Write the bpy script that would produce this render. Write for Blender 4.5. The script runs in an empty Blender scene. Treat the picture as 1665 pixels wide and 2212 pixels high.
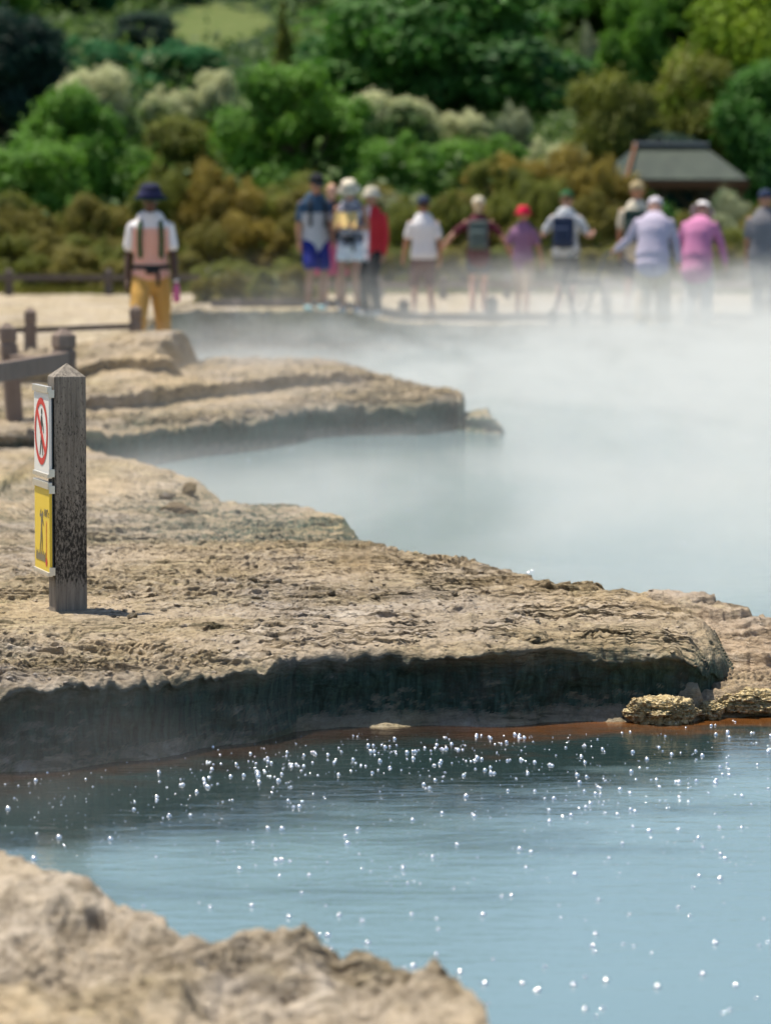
import bpy, bmesh, math, random
import numpy as np
from mathutils import Vector, Matrix
random.seed(7); rng = np.random.default_rng(11)
SC = bpy.context.scene; COL = SC.collection
R = math.radians; PI = math.pi

# ---------------------------------------------------------------- camera
FPX = 8295.0; CAMZ = 1.45; PITCH = math.atan((1106-479)/FPX); WZ = -0.27
cam = bpy.data.objects.new('camera', bpy.data.cameras.new('camera')); COL.objects.link(cam)
cam.location = (0, 0, CAMZ); cam.rotation_euler = (PI/2-PITCH, 0, 0)
cam.data.sensor_fit = 'VERTICAL'; cam.data.sensor_height = 36; cam.data.lens = 135
cam.data.clip_start = .2; cam.data.clip_end = 3000
cam.data.dof.use_dof = True; cam.data.dof.focus_distance = 13.5; cam.data.dof.aperture_fstop = 3.7
cam.data.dof.aperture_blades = 9
SC.camera = cam
def ray(px, py):
    u = (px-832.5)/FPX; v = (1106-py)/FPX
    return (u, math.cos(PITCH)+v*math.sin(PITCH), -math.sin(PITCH)+v*math.cos(PITCH))
def G(px, py, z):            # where the line of sight meets height z
    d = ray(px, py); t = (z-CAMZ)/d[2]; return (d[0]*t, d[1]*t, z)
def HY(px, py, y):           # where it is at distance y
    d = ray(px, py); t = y/d[1]; return (d[0]*t, y, CAMZ+d[2]*t)

# ---------------------------------------------------------------- noise
def _h(ix, iy, iz, seed):
    n = (ix.astype(np.int64)*374761393 + iy.astype(np.int64)*668265263 + iz*2147483647 + seed*974634777) & 0xffffffff
    n = ((n ^ (n >> 13))*1274126177) & 0xffffffff
    n = ((n ^ (n >> 16))*2246822519) & 0xffffffff
    return (n ^ (n >> 15))/4294967295.0
def vn(x, y, seed=0):
    x = np.asarray(x, float); y = np.asarray(y, float)
    ix = np.floor(x).astype(np.int64); iy = np.floor(y).astype(np.int64); fx = x-ix; fy = y-iy
    fx = fx*fx*fx*(fx*(fx*6-15)+10); fy = fy*fy*fy*(fy*(fy*6-15)+10)
    a = _h(ix, iy, 0, seed); b = _h(ix+1, iy, 0, seed); c = _h(ix, iy+1, 0, seed); d = _h(ix+1, iy+1, 0, seed)
    return ((a+(b-a)*fx)*(1-fy)+(c+(d-c)*fx)*fy)*2-1
def fbm(x, y, o=4, seed=0, g=.5):
    t = 0; a = 1; s = 0; x = np.asarray(x, float); y = np.asarray(y, float)
    for k in range(o):
        t = t+a*vn(x+17.3*k, y+9.1*k, seed+k); s += a; a *= g
        x, y = (x*.8-y*.6)*2.03, (x*.6+y*.8)*2.03
    return t/s*1.5
def fbx(x, y, o=4, seed=0, g=.5):   # keeps its axes
    t = 0; a = 1; s = 0
    for k in range(o):
        t = t+a*vn(x*2.03**k+17.3*k, y*2.03**k+9.1*k, seed+k); s += a; a *= g
    return t/s*1.5
def ss(a, b, x):
    t = np.clip((np.asarray(x, float)-a)/(b-a), 0, 1); return t*t*(3-2*t)

# ---------------------------------------------------------------- node helpers
class NT:
    def __init__(s, name):
        s.m = bpy.data.materials.new(name); s.m.use_nodes = True
        s.t = s.m.node_tree; s.t.nodes.clear(); s.out = s.t.nodes.new('ShaderNodeOutputMaterial')
    def n(s, typ, **kw):
        nd = s.t.nodes.new(typ)
        for k, v in kw.items(): setattr(nd, k, v)
        return nd
    def set(s, sock, v):
        if isinstance(v, bpy.types.NodeSocket): s.t.links.new(v, sock)
        elif v is not None:
            if isinstance(v, (tuple, list)) and len(v) == 3 and sock.type == 'RGBA': v = (*v, 1)
            sock.default_value = v
    def math(s, op, a, b=None, c=None, clamp=False):
        nd = s.n('ShaderNodeMath', operation=op, use_clamp=clamp)
        s.set(nd.inputs[0], a)
        if b is not None: s.set(nd.inputs[1], b)
        if c is not None: s.set(nd.inputs[2], c)
        return nd.outputs[0]
    def co(s, kind='Object'): return s.n('ShaderNodeTexCoord').outputs[kind]
    def mapv(s, v, sc=(1, 1, 1), loc=(0, 0, 0), rot=(0, 0, 0)):
        nd = s.n('ShaderNodeMapping'); s.set(nd.inputs[0], v)
        nd.inputs['Scale'].default_value = sc; nd.inputs['Location'].default_value = loc; nd.inputs['Rotation'].default_value = rot
        return nd.outputs[0]
    def noise(s, v, scale=5, detail=4, rough=.5, dist=0, out='Fac'):
        nd = s.n('ShaderNodeTexNoise'); s.set(nd.inputs['Vector'], v); nd.inputs['Scale'].default_value = scale
        nd.inputs['Detail'].default_value = detail; nd.inputs['Roughness'].default_value = rough; nd.inputs['Distortion'].default_value = dist
        return nd.outputs[0] if out == 'Fac' else nd.outputs[1]
    def voro(s, v, scale=5, feature='F1', out='Distance'):
        nd = s.n('ShaderNodeTexVoronoi', feature=feature); s.set(nd.inputs['Vector'], v); nd.inputs['Scale'].default_value = scale
        return nd.outputs[out]
    def ramp(s, f, stops):
        nd = s.n('ShaderNodeValToRGB'); s.set(nd.inputs[0], f); e = nd.color_ramp.elements
        while len(e) < len(stops): e.new(.5)
        for el, (p, c) in zip(e, stops):
            el.position = p; el.color = (c, c, c, 1) if not isinstance(c, tuple) else (*c, 1)
        return nd.outputs[0]
    def mix(s, f, a, b, mode='MIX'):
        nd = s.n('ShaderNodeMix', data_type='RGBA', blend_type=mode); s.set(nd.inputs[0], f); s.set(nd.inputs[6], a); s.set(nd.inputs[7], b)
        return nd.outputs[2]
    def bump(s, h, strength=.5, dist=.01, normal=None):
        nd = s.n('ShaderNodeBump'); s.set(nd.inputs['Height'], h); nd.inputs['Strength'].default_value = strength; nd.inputs['Distance'].default_value = dist
        if normal is not None: s.set(nd.inputs['Normal'], normal)
        return nd.outputs[0]
    def sep(s, v):
        nd = s.n('ShaderNodeSeparateXYZ'); s.set(nd.inputs[0], v); return nd.outputs
    def pbr(s, color, rough=.8, metal=0, normal=None, spec=None, ior=None, **kw):
        nd = s.n('ShaderNodeBsdfPrincipled'); s.set(nd.inputs['Base Color'], color); s.set(nd.inputs['Roughness'], rough)
        s.set(nd.inputs['Metallic'], metal)
        if normal is not None: s.set(nd.inputs['Normal'], normal)
        if spec is not None: s.set(nd.inputs['Specular IOR Level'], spec)
        if ior is not None: s.set(nd.inputs['IOR'], ior)
        for k, v in kw.items(): s.set(nd.inputs[k.replace('_', ' ')], v)
        return nd.outputs[0]
    def surf(s, sh): s.t.links.new(sh, s.out.inputs['Surface']); return s.m
    def vol(s, sh): s.t.links.new(sh, s.out.inputs['Volume']); return s.m

_mc = {}
def plain(name, c, rough=.85, metal=0, var=.12, scale=30, bump=.15):
    if name in _mc: return _mc[name]
    t = NT(name); co = t.co()
    f = t.noise(co, scale, 3)
    col = t.mix(f, tuple(x*(1-var) for x in c), tuple(min(1, x*(1+var)) for x in c))
    _mc[name] = t.surf(t.pbr(col, rough, metal, t.bump(t.noise(co, scale*4, 3), bump, .004)))
    return _mc[name]
def fabric(name, c, fold=.6):
    if name in _mc: return _mc[name]
    t = NT(name); co = t.co()
    f = t.noise(t.mapv(co, (1, 1, .45)), 9, 3, .6, .6)
    col = t.mix(t.noise(co, 6, 3), tuple(x*.88 for x in c), tuple(min(1, x*1.08) for x in c))
    _mc[name] = t.surf(t.pbr(col, .9, 0, t.bump(f, fold, .03), spec=.2))
    return _mc[name]

# ---------------------------------------------------------------- object helpers
def link(name, me, mat=None, parent=None, loc=None):
    o = bpy.data.objects.new(name, me); COL.objects.link(o)
    if mat is not None and me is not None and len(me.materials) == 0: me.materials.append(mat)
    if parent is not None: o.parent = parent
    if loc is not None: o.location = loc
    return o
def tag(o, label=None, cat=None, group=None, kind=None):
    if label: o['label'] = label
    if cat: o['category'] = cat
    if group: o['group'] = group
    if kind: o['kind'] = kind
    return o
def empty(name, loc, rz=0, label=None, cat=None, group=None):
    o = bpy.data.objects.new(name, None); COL.objects.link(o); o.location = loc; o.rotation_euler = (0, 0, rz)
    return tag(o, label, cat, group)
def mesh_np(name, V, F, smooth=True):
    V = np.asarray(V, np.float32).reshape(-1, 3); F = np.asarray(F, np.int32); k = F.shape[1]
    me = bpy.data.meshes.new(name); me.vertices.add(len(V)); me.vertices.foreach_set('co', V.ravel())
    me.loops.add(F.size); me.loops.foreach_set('vertex_index', F.ravel())
    me.polygons.add(len(F)); me.polygons.foreach_set('loop_start', np.arange(len(F), dtype=np.int32)*k)
    me.polygons.foreach_set('loop_total', np.full(len(F), k, np.int32))
    me.polygons.foreach_set('use_smooth', np.full(len(F), smooth)); me.update(calc_edges=True); me.validate()
    return me
def grid_mesh(name, P, smooth=True):
    nr, nc = P.shape[:2]; i = np.arange(nr*nc).reshape(nr, nc)
    F = np.stack([i[:-1, :-1], i[:-1, 1:], i[1:, 1:], i[1:, :-1]], -1).reshape(-1, 4)
    return mesh_np(name, P.reshape(-1, 3), F, smooth)
class MB:
    def __init__(s): s.v = []; s.f = []
    def add(s, vs, fs):
        b = len(s.v); s.v += [tuple(v) for v in vs]; s.f += [tuple(b+i for i in f) for f in fs]; return s
    def box(s, c, d, rz=0, rot=None):
        M = rot if rot is not None else Matrix.Rotation(rz, 3, 'Z'); c = Vector(c)
        vs = [c+M@Vector((sx*d[0]/2, sy*d[1]/2, sz*d[2]/2)) for sz in (-1, 1) for sy in (-1, 1) for sx in (-1, 1)]
        return s.add(vs, [(0, 2, 3, 1), (4, 5, 7, 6), (0, 1, 5, 4), (2, 6, 7, 3), (0, 4, 6, 2), (1, 3, 7, 5)])
    def bar(s, a, b, w, h):
        a = Vector(a); b = Vector(b); d = b-a; z = d.normalized()
        x = z.cross(Vector((0, 0, 1))); x = x.normalized() if x.length > .01 else Vector((1, 0, 0)); y = x.cross(z)
        M = Matrix((x, z, y)).transposed(); return s.box((a+b)/2, (w, d.length, h), rot=M)
    def tube(s, pts, rad, n=12, flat=None):
        """rad: one or a list of r or (side, depth)"""
        pts = [Vector(p) for p in pts]; N = len(pts)
        rad = [r if isinstance(r, tuple) else (r, r) for r in (rad if isinstance(rad, list) else [rad]*N)]
        def frame(t):
            t = t.normalized(); x = Vector((1, 0, 0)); x = x-t*x.dot(t)
            if x.length < .2: x = Vector((0, 1, 0)); x = x-t*x.dot(t)
            x.normalize(); return x, t.cross(x)
        rings = []
        for i, p in enumerate(pts):
            t = (pts[min(i+1, N-1)]-pts[max(i-1, 0)])
            x, y = frame(t); t = t.normalized(); a, b = rad[i]
            caps = []
            if i == 0: caps = [(-math.sin(q), math.cos(q)) for q in (1.45, 1.1, .7, .35)]+[(0, 1)]
            elif i == N-1: caps = [(0, 1)]+[(math.sin(q), math.cos(q)) for q in (.35, .7, 1.1, 1.45)]
            else: caps = [(0, 1)]
            for off, sc in caps:
                cc = p+t*(off*min(a, b))
                rings.append([cc+x*(a*sc*math.cos(2*PI*k/n))+y*(b*sc*math.sin(2*PI*k/n)) for k in range(n)])
        vs = [v for r in rings for v in r]; fs = []
        for j in range(len(rings)-1):
            for k in range(n): fs.append((j*n+k, j*n+(k+1) % n, (j+1)*n+(k+1) % n, (j+1)*n+k))
        fs.append(tuple(reversed(range(n)))); fs.append(tuple(range((len(rings)-1)*n, len(rings)*n)))
        return s.add(vs, fs)
    def ell(s, c, r, n=14, m=9, rot=None):
        c = Vector(c); M = rot or Matrix.Identity(3); vs = []; fs = []
        for j in range(m+1):
            th = PI*j/m
            for k in range(n):
                ph = 2*PI*k/n; vs.append(c+M@Vector((r[0]*math.sin(th)*math.cos(ph), r[1]*math.sin(th)*math.sin(ph), -r[2]*math.cos(th))))
        for j in range(m):
            for k in range(n): fs.append((j*n+k, j*n+(k+1) % n, (j+1)*n+(k+1) % n, (j+1)*n+k))
        return s.add(vs, fs)
    def lathe(s, prof, c=(0, 0, 0), n=24, sy=1, rot=None):
        c = Vector(c); M = rot or Matrix.Identity(3); vs = []; fs = []
        for r, z in prof:
            for k in range(n): vs.append(c+M@Vector((r*math.cos(2*PI*k/n), r*sy*math.sin(2*PI*k/n), z)))
        for j in range(len(prof)-1):
            for k in range(n): fs.append((j*n+k, j*n+(k+1) % n, (j+1)*n+(k+1) % n, (j+1)*n+k))
        return s.add(vs, fs)
    def mesh(s, name, smooth=False):
        me = bpy.data.meshes.new(name); me.from_pydata(s.v, [], s.f)
        if smooth: me.polygons.foreach_set('use_smooth', [True]*len(me.polygons))
        me.update(); return me
    def build(s, name, mat, parent=None, smooth=False, bevel=0, fuse=0, loc=None, smit=4, disp=0):
        me = s.mesh(name, smooth)
        if bevel:
            bm = bmesh.new(); bm.from_mesh(me); bmesh.ops.remove_doubles(bm, verts=bm.verts, dist=1e-5)
            bmesh.ops.bevel(bm, geom=[e for e in bm.edges if e.calc_face_angle(0) > .5], offset=bevel, segments=2, affect='EDGES', profile=.6)
            bm.to_mesh(me); bm.free()
        if fuse:
            o = bpy.data.objects.new('t', me); COL.objects.link(o)
            r = o.modifiers.new('r', 'REMESH'); r.mode = 'VOXEL'; r.voxel_size = fuse; r.use_smooth_shade = True
            m = o.modifiers.new('s', 'SMOOTH'); m.iterations = smit; m.factor = .5
            dg = bpy.context.evaluated_depsgraph_get(); me2 = bpy.data.meshes.new_from_object(o.evaluated_get(dg))
            bpy.data.objects.remove(o); bpy.data.meshes.remove(me); me = me2; me.name = name
            me.polygons.foreach_set('use_smooth', [True]*len(me.polygons))
        return link(name, me, mat, parent, loc)

# ================================================================ MATERIALS
def rock_mat(name, warm=(.49, .385, .245), grey=(.39, .335, .275), pale=(.66, .595, .51), yellow=(.46, .38, .16), wallc=(.068, .118, .092), lip=-.05, wet=True, fine=1.0):
    t = NT(name); co = t.co(); x, y, z = t.sep(co)
    n1 = t.noise(t.mapv(co, (.8, .35, 2)), 1.1, 5, .6); n2 = t.noise(t.mapv(co, (1.6, .7, 6)), 3.2, 6, .65)
    n3 = t.noise(t.mapv(co, (1, .38, 1.4)), 30*fine, 6, .75); n4 = t.noise(t.mapv(co, (1, .42, 1)), 10, 6, .72)
    c = t.mix(t.ramp(n1, [(.38, 0.), (.62, 1.)]), grey, warm)
    c = t.mix(t.ramp(n2, [(.55, 0.), (.75, .75)]), c, pale)
    c = t.mix(t.ramp(t.noise(t.mapv(co, (.5, .3, 1), (7, 3, 0)), 1.3, 4, .6), [(.55, 0.), (.72, .7)]), c, yellow)
    c = t.mix(t.ramp(n4, [(.34, .75), (.47, 0.)]), c, (.21, .165, .11))
    c = t.mix(t.ramp(n3, [(.36, .6), (.5, 0.)]), c, (.20, .16, .115))
    c = t.mix(t.ramp(n3, [(.56, 0.), (.72, .45)]), c, (.70, .62, .50))
    rough = .93
    lam = t.noise(t.mapv(co, (1.6, 11, 30)), 1.6, 5, .62, .5); pm = t.ramp(t.noise(t.mapv(co, (.9, .55, 1), (3.1, 5.2, 0)), 1.5, 5, .65), [(.47, 0.), (.60, 1.)])
    c = t.mix(t.math('MULTIPLY', pm, .55), c, (.30, .235, .13))
    c = t.mix(t.math('MULTIPLY', t.math('MULTIPLY_ADD', pm, .75, .25), t.ramp(lam, [(.40, .9), (.48, 0.)])), c, (.10, .085, .05))
    c = t.mix(t.math('MULTIPLY', pm, t.ramp(lam, [(.55, 0.), (.66, .7)])), c, (.62, .53, .34))
    if wet:
        zz = t.math('ADD', z, t.math('MULTIPLY', t.math('SUBTRACT', t.noise(t.mapv(co, (9, 9, 3)), 1.4, 5, .6), .5), .09))
        f = t.ramp(t.math('MULTIPLY_ADD', zz, -1/.09, lip/.09+.5, clamp=True), [(0, 0.), (1, 1.)])
        st = t.noise(t.mapv(co, (26, 26, 3.2)), 1.6, 5, .65)
        pt = t.noise(co, 7, 5, .6)
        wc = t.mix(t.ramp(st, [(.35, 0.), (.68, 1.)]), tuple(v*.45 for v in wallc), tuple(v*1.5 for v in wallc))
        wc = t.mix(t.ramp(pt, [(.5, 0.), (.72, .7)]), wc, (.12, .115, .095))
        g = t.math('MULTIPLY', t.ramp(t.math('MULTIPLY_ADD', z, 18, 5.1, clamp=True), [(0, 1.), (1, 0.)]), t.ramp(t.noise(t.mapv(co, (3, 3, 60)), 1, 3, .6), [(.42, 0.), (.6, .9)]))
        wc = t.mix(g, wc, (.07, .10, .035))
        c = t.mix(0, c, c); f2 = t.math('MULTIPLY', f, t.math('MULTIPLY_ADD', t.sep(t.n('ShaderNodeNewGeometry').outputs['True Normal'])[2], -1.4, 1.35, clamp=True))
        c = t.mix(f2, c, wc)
    h = t.math('ADD', t.math('MULTIPLY', t.noise(t.mapv(co, (1, .4, 2)), 42*fine, 8, .75), 1.3), t.math('ADD', t.math('MULTIPLY', t.voro(t.mapv(co, (1, .42, 2)), 48*fine), .5), t.math('MULTIPLY', t.math('MULTIPLY', lam, pm), 1.2)))
    nb = t.bump(h, 1.0, .014)
    return t.surf(t.pbr(c, rough, 0, nb, spec=.25))
M_ROCK = rock_mat('sinter_rock'); M_ROCK_NEAR = rock_mat('sinter_rock_near', warm=(.58, .465, .30), grey=(.50, .435, .355), pale=(.72, .65, .56), lip=-.24, wallc=(.16, .14, .09), fine=.7)
M_SHELF = rock_mat('sinter_shelf', warm=(.47, .36, .25), grey=(.42, .36, .30), lip=-.30)
M_FAR = rock_mat('sinter_far', warm=(.44, .37, .26), grey=(.40, .35, .285), pale=(.43, .38, .31), yellow=(.44, .38, .17), lip=-.1, fine=.5)
M_STONE = rock_mat('stone', warm=(.52, .42, .30), grey=(.42, .38, .34), wet=False, fine=1.3)
M_STONEW = rock_mat('pale_stone', warm=(.7, .62, .53), grey=(.62, .56, .5), pale=(.8, .75, .68), wet=False, fine=1.3)
M_STONEY = rock_mat('ochre_stone', warm=(.42, .30, .13), grey=(.27, .20, .12), pale=(.52, .42, .25), wet=False, fine=1.0)

def wood_mat(name, c1, c2, black=0., zlo=.14):
    t = NT(name); co = t.co(); z = t.sep(co)[2]
    g = t.noise(t.mapv(co, (22, 22, 1.2)), 3, 6, .7); c = t.mix(t.ramp(g, [(.3, 0.), (.7, 1.)]), c1, c2)
    ck = t.ramp(t.noise(t.mapv(co, (30, 30, .6)), 2.2, 3, .5), [(.30, 1.), (.36, 0.)])
    c = t.mix(t.math('MULTIPLY', ck, .8), c, tuple(v*.15 for v in c1))
    if black:
        sp = t.noise(t.mapv(co, (5, 5, 1.9)), 27, 8, .85); big = t.noise(t.mapv(co, (3, 3, 1.2)), 2.2, 3)
        hz = t.math('MULTIPLY_ADD', t.math('ABSOLUTE', t.math('SUBTRACT', z, .27)), -.26, .055)
        top = t.math('MULTIPLY', t.math('SUBTRACT', 1, t.math('DIVIDE', z, zlo), clamp=True), .32)
        v = t.math('SUBTRACT', t.math('ADD', t.math('ADD', sp, t.math('MULTIPLY', big, .22)), hz), top)
        c = t.mix(t.ramp(v, [(.585, 0.), (.65, black)]), c, (.012, .012, .012))
    return t.surf(t.pbr(c, .88, 0, t.bump(t.math('ADD', g, t.math('MULTIPLY', ck, -1.5)), .5, .004), spec=.2))
M_POST = wood_mat('weathered_post', (.13, .115, .098), (.36, .32, .27), .88)
M_TIMBER = wood_mat('grey_timber', (.16, .12, .10), (.29, .235, .20))
M_TIMBERD = wood_mat('dark_timber', (.09, .075, .07), (.17, .145, .13))

# ================================================================ LAND
def interp(pts, i):  # pts: (x, y, z) -> function of x
    p = sorted(pts, key=lambda q: q[0]); xs = [q[0] for q in p]; ys = [q[i] for q in p]
    return lambda x: np.interp(x, xs, ys)
def strata(x, y, seed, step=.024, amp=.13, sx=.55, sy=.85):
    n = fbm(x*sx, y*sy, 2, seed)*amp + fbx(x*5, y*3.5, 4, seed+9)*.010
    q = n/step; fl = np.floor(q); fr = q-fl
    z = (fl+ss(.62, .97, fr))*step-n*.93
    q = (z+.004*fbx(x*9, y*6, 3, seed+8))/.0065; fl = np.floor(q)
    return z*.35+.65*(fl+ss(.6, .95, q-fl))*.0065
def relief(x, y, seed, a=1.0):
    rag = np.abs(fbm(x*8, y*5, 4, seed+31)); fine = fbx(x*30, y*14, 4, seed+41, .65)
    m = ss(-.25, .2, fbm(x*.8, y*.7, 3, seed+5))
    z = strata(x, y, seed)*(.5+1.1*m)*a + (.4-rag)*.014*a*(1.15-.6*m) + fine*.006*a
    mb = ss(-.12, .18, fbm(x*.7+5, y*.55+2, 4, seed+61))*ss(-.5, .3, fbm(x*3.5, y*2.5, 3, seed+62))
    for fq, am, sd in ((4.2, .010, 63), (8.5, .0065, 66)):
        ph_ = y*fq+1.3*fbm(x*.45*fq/4, y*.35, 3, seed+sd)+.30*fbm(x*5, y*2, 3, seed+sd+1); z = z+am*a*mb*(.5-(ph_-np.floor(ph_)))
    s2 = strata(x+3, y*1.3+1, seed+77, .014, .12, 1.5, 1.6)
    pits = -ss(.35, .7, fbm(x*7, y*3.6, 4, seed+91))*.010*a-ss(.5, .8, fbm(x*17, y*8, 3, seed+95))*.007*a
    return z+s2*m*a+pits
PB = G(149, 1321, 0)
def land(name, xs, front, back, height, seed, mat, label=None, wn=46, tn=400, bn=30, under=.035, zbot=-.5, rag=.03, backslope=.35, rel=1.0, shear=.95, allshear=0):
    """front/back: lists of (x, y, z); columns of points run up the front wall, over the top and down the back"""
    fy, fz, by, bz = interp(front, 1), interp(front, 2), interp(back, 1), interp(back, 2)
    x = xs[None, :]
    yf = fy(xs)+rag*fbm(xs*3.1, xs*0+seed, 4, seed)+rag*.22*fbm(xs*19, xs*0+seed, 3, seed+3)
    yb = np.maximum(by(xs)+rag*2.2*fbm(xs*2.6, xs*0+seed+5, 5, seed+7), yf+.05)
    v = np.linspace(0, 1, tn)[:, None]
    Y = 1/((1-v)/yf[None]+v/yb[None])
    zb = fz(xs)[None]*(1-v**.6)+bz(xs)[None]*v**.6
    X = np.broadcast_to(x, Y.shape)
    Rl = relief(X, Y, seed, rel); Rl = Rl*(1-.72*np.exp(-((X-PB[0]-.1)/.33)**2-((Y-PB[1])/.40)**2)); Hh = height(X, Y); Zt = zb+height(X, Y)+Rl; Ys = Y-(shear*Rl+allshear*Hh)*np.minimum((Y-yf[None])/.12, 1)
    edge = np.sqrt(1-(1-np.clip((Y-yf[None])/(.09+.05*fbm(X*4, Y*0, 3, seed+4)), 0, 1))**2)
    Zt = Zt-(1-edge)*(.035+.016*fbm(X*4, Y*5, 3, seed+2))
    f = np.linspace(0, 1, wn)[:-1][:, None]
    Zw = zbot+f*(Zt[:1]-zbot); Xw = np.broadcast_to(x, Zw.shape)
    g = ss(WZ-.02, WZ+.05, Zw)
    Yw = yf[None]+under*np.sin(PI*np.clip((Zw-WZ)/(Zt[:1]-WZ+1e-4), 0, 1))**.8*(1+.5*fbm(Xw*2.5, Zw*3, 3, seed+12))
    Yw = Yw+.030*fbx(Xw*5, Zw*9, 4, seed+13)+.009*fbx(Xw*30, Zw*14, 4, seed+14)+.012*(1-g)-.05*(1-g)*(1+fbm(Xw*4, Zw*0, 3, seed+15))
    Yw = Yw+(f**14)*.0
    u = np.linspace(0, 1, bn+1)[1:][:, None]
    Zb = Zt[-1:]+(zbot-Zt[-1:])*u**1.3; Xb = np.broadcast_to(x, Zb.shape)
    Yb = yb[None]+backslope*u*(1+.6*fbm(Xb*3, Zb*5, 3, seed+21))+.02*fbm(Xb*14, Zb*14, 3, seed+22)
    P = np.concatenate([np.stack([Xw, Yw, Zw], -1), np.stack([X, Ys, Zt], -1), np.stack([Xb, Yb, Zb], -1)], 0)
    o = link(name, grid_mesh(name, P), mat); tag(o, label, kind='structure')
    return o, fy, by
def xspace(a, b, d, a2=None, d2=None):
    c = np.arange(a, b, d)
    if a2 is not None: c = np.concatenate([np.arange(a2, a, d2), c])
    return c

def W(*l): return [(*G(px, py, z)[:2], z) for px, py, z in l]
# near terrace
fA = [(-8, 11.4, 0), (-2.5, 11.9, 0)]+W((0, 1485, 0), (150, 1475, 0), (330, 1456, 0), (430, 1438, 0), (560, 1427, 0), (640, 1406, 0), (760, 1397, 0), (900, 1396, 0), (1060, 1398, 0), (1200, 1389, 0), (1330, 1386, 0), (1440, 1390, 0), (1500, 1408, -.035), (1560, 1444, -.12), (1600, 1485, -.24), (1625, 1520, -.30))
bA = [(-8, 30, -.06), (-2.25, 29.5, -.06), (-2.1, 25.6, 0)]+W((190, 968, 0), (250, 985, 0), (350, 1003, 0), (430, 1022, 0), (480, 1052, 0), (640, 1062, 0), (745, 1088, 0), (785, 1136, 0), (800, 1166, 0), (860, 1186, 0), (1000, 1206, 0), (1165, 1250, 0), (1340, 1282, 0), (1515, 1350, 0))+[(1.20, 13.95, -.07), (1.33, 14.1, -.3)]
def hA(x, y):
    return -.075*ss(17.2, 18.6, y)*ss(-1.7, -.7, x)+.02*ss(-.6, .9, x)*np.sin(np.clip((y-13)/2.6, 0, 1)*PI)+.014*fbm(x*.6, y*.35, 2, 50)-.07*ss(24.5, 28, y)*ss(-1.8, -2.3, x)*1.0
land('rock_terrace', xspace(-1.55, 1.33, .0055, -8, .04), fA, bA, hA, 3, M_ROCK, wn=60, tn=1050)
# low shelf on the right
fF = [(.6, 13.4, -.42), (.80, 13.35, -.36)]+W((1400, 1535, -.24), (1500, 1512, -.2), (1560, 1500, -.19), (1665, 1496, -.19))+[(2.2, 13.4, -.18), (5, 13.0, -.18)]
bF = [(.6, 15.2, -.3), (.95, 15.6, -.2)]+W((1400, 1292, -.1), (1500, 1297, -.09), (1600, 1312, -.09), (1665, 1330, -.09))+[(2.0, 14.9, -.1), (3, 15.3, -.1), (5, 16, -.1)]
land('rock_shelf', xspace(.62, 1.9, .005, 1.9, 9)[:-1] if False else np.concatenate([np.arange(.62, 1.9, .005), np.arange(1.9, 5, .02)]), fF, bF,
     lambda x, y: .03*fbm(x*3, y*2, 3, 8)+.045*ss(.05, .12, fbm(x*2.2+4, y*1.9, 3, 61)), 19, M_SHELF, wn=34, tn=420, rel=.85, shear=.5)
# middle terrace
fB = [(-14, 24, 0), (-5, 25.6, 0), (-2.6, 26.2, 0)]+W((190, 937, 0), (300, 926, 0), (420, 907, 0), (560, 894, 0), (640, 881, 0), (660, 874, 0), (760, 869, 0), (900, 867, 0), (985, 858, 0.0))+[(.62, 31.6, .02), (.66, 31.9, .02), (.675, 32.1, -.42), (.78, 32.4, -.5)]
bB = [(-14, 38, -.1), (-1.75, 37.2, -.1), (-1.6, 38.2, -.05)]+W((560, 797, 0), (700, 801, 0), (850, 816, 0), (930, 831, 0))+[(.60, 33.2, 0.02), (.66, 32.7, .0), (.675, 32.6, -.42), (.78, 32.9, -.5)]
_stp = W((100, 892, 0), (300, 870, 0), (420, 860, 0), (560, 848, 0), (640, 836, 0), (720, 832, 0), (900, 826, 0)); _sy = interp(_stp, 1)
def hB(x, y):
    z = .12*ss(0, .08, y-_sy(x)-.25*fbm(x*2.4, x*0, 4, 71))*ss(-2.9, -2.2, x)*ss(.1, -.5, x)
    left = ss(-1.84, -1.98, x+.10*fbm(y*1.5, x*.5, 3, 73))
    z = z+ss(-1.3, -1.9, x)*.10*ss(30, 33, y)+left*(.04+.10*ss(0, .06, y-33.4-.2*fbm(x*2, x*0, 3, 72))+.17*ss(33.0, 36.0, y)+.12*ss(36.9, 38.4, y)*0)
    return z-left*.40*ss(36.2, 37.6, y)
land('rock_terrace', xspace(-3.2, .78, .009, -14, .05), fB, bB, hB, 44, M_ROCK, wn=50, tn=420, under=.09, rag=.07, rel=1.5, backslope=.6, allshear=.9)
# small islet off the tip of the middle terrace
xs = np.arange(.66, 1.02, .006)
land('rock_islet', xs, [(.66, 31.6, -.14), (.8, 31.3, -.13), (.93, 31.2, -.17), (1.02, 31.3, -.35)], [(.66, 32.6, -.16), (.85, 32.4, -.13), (1.02, 31.9, -.35)], lambda x, y: .02*fbm(x*6, y*4, 3, 5), 55, M_ROCK, wn=16, tn=60, bn=10)
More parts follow.
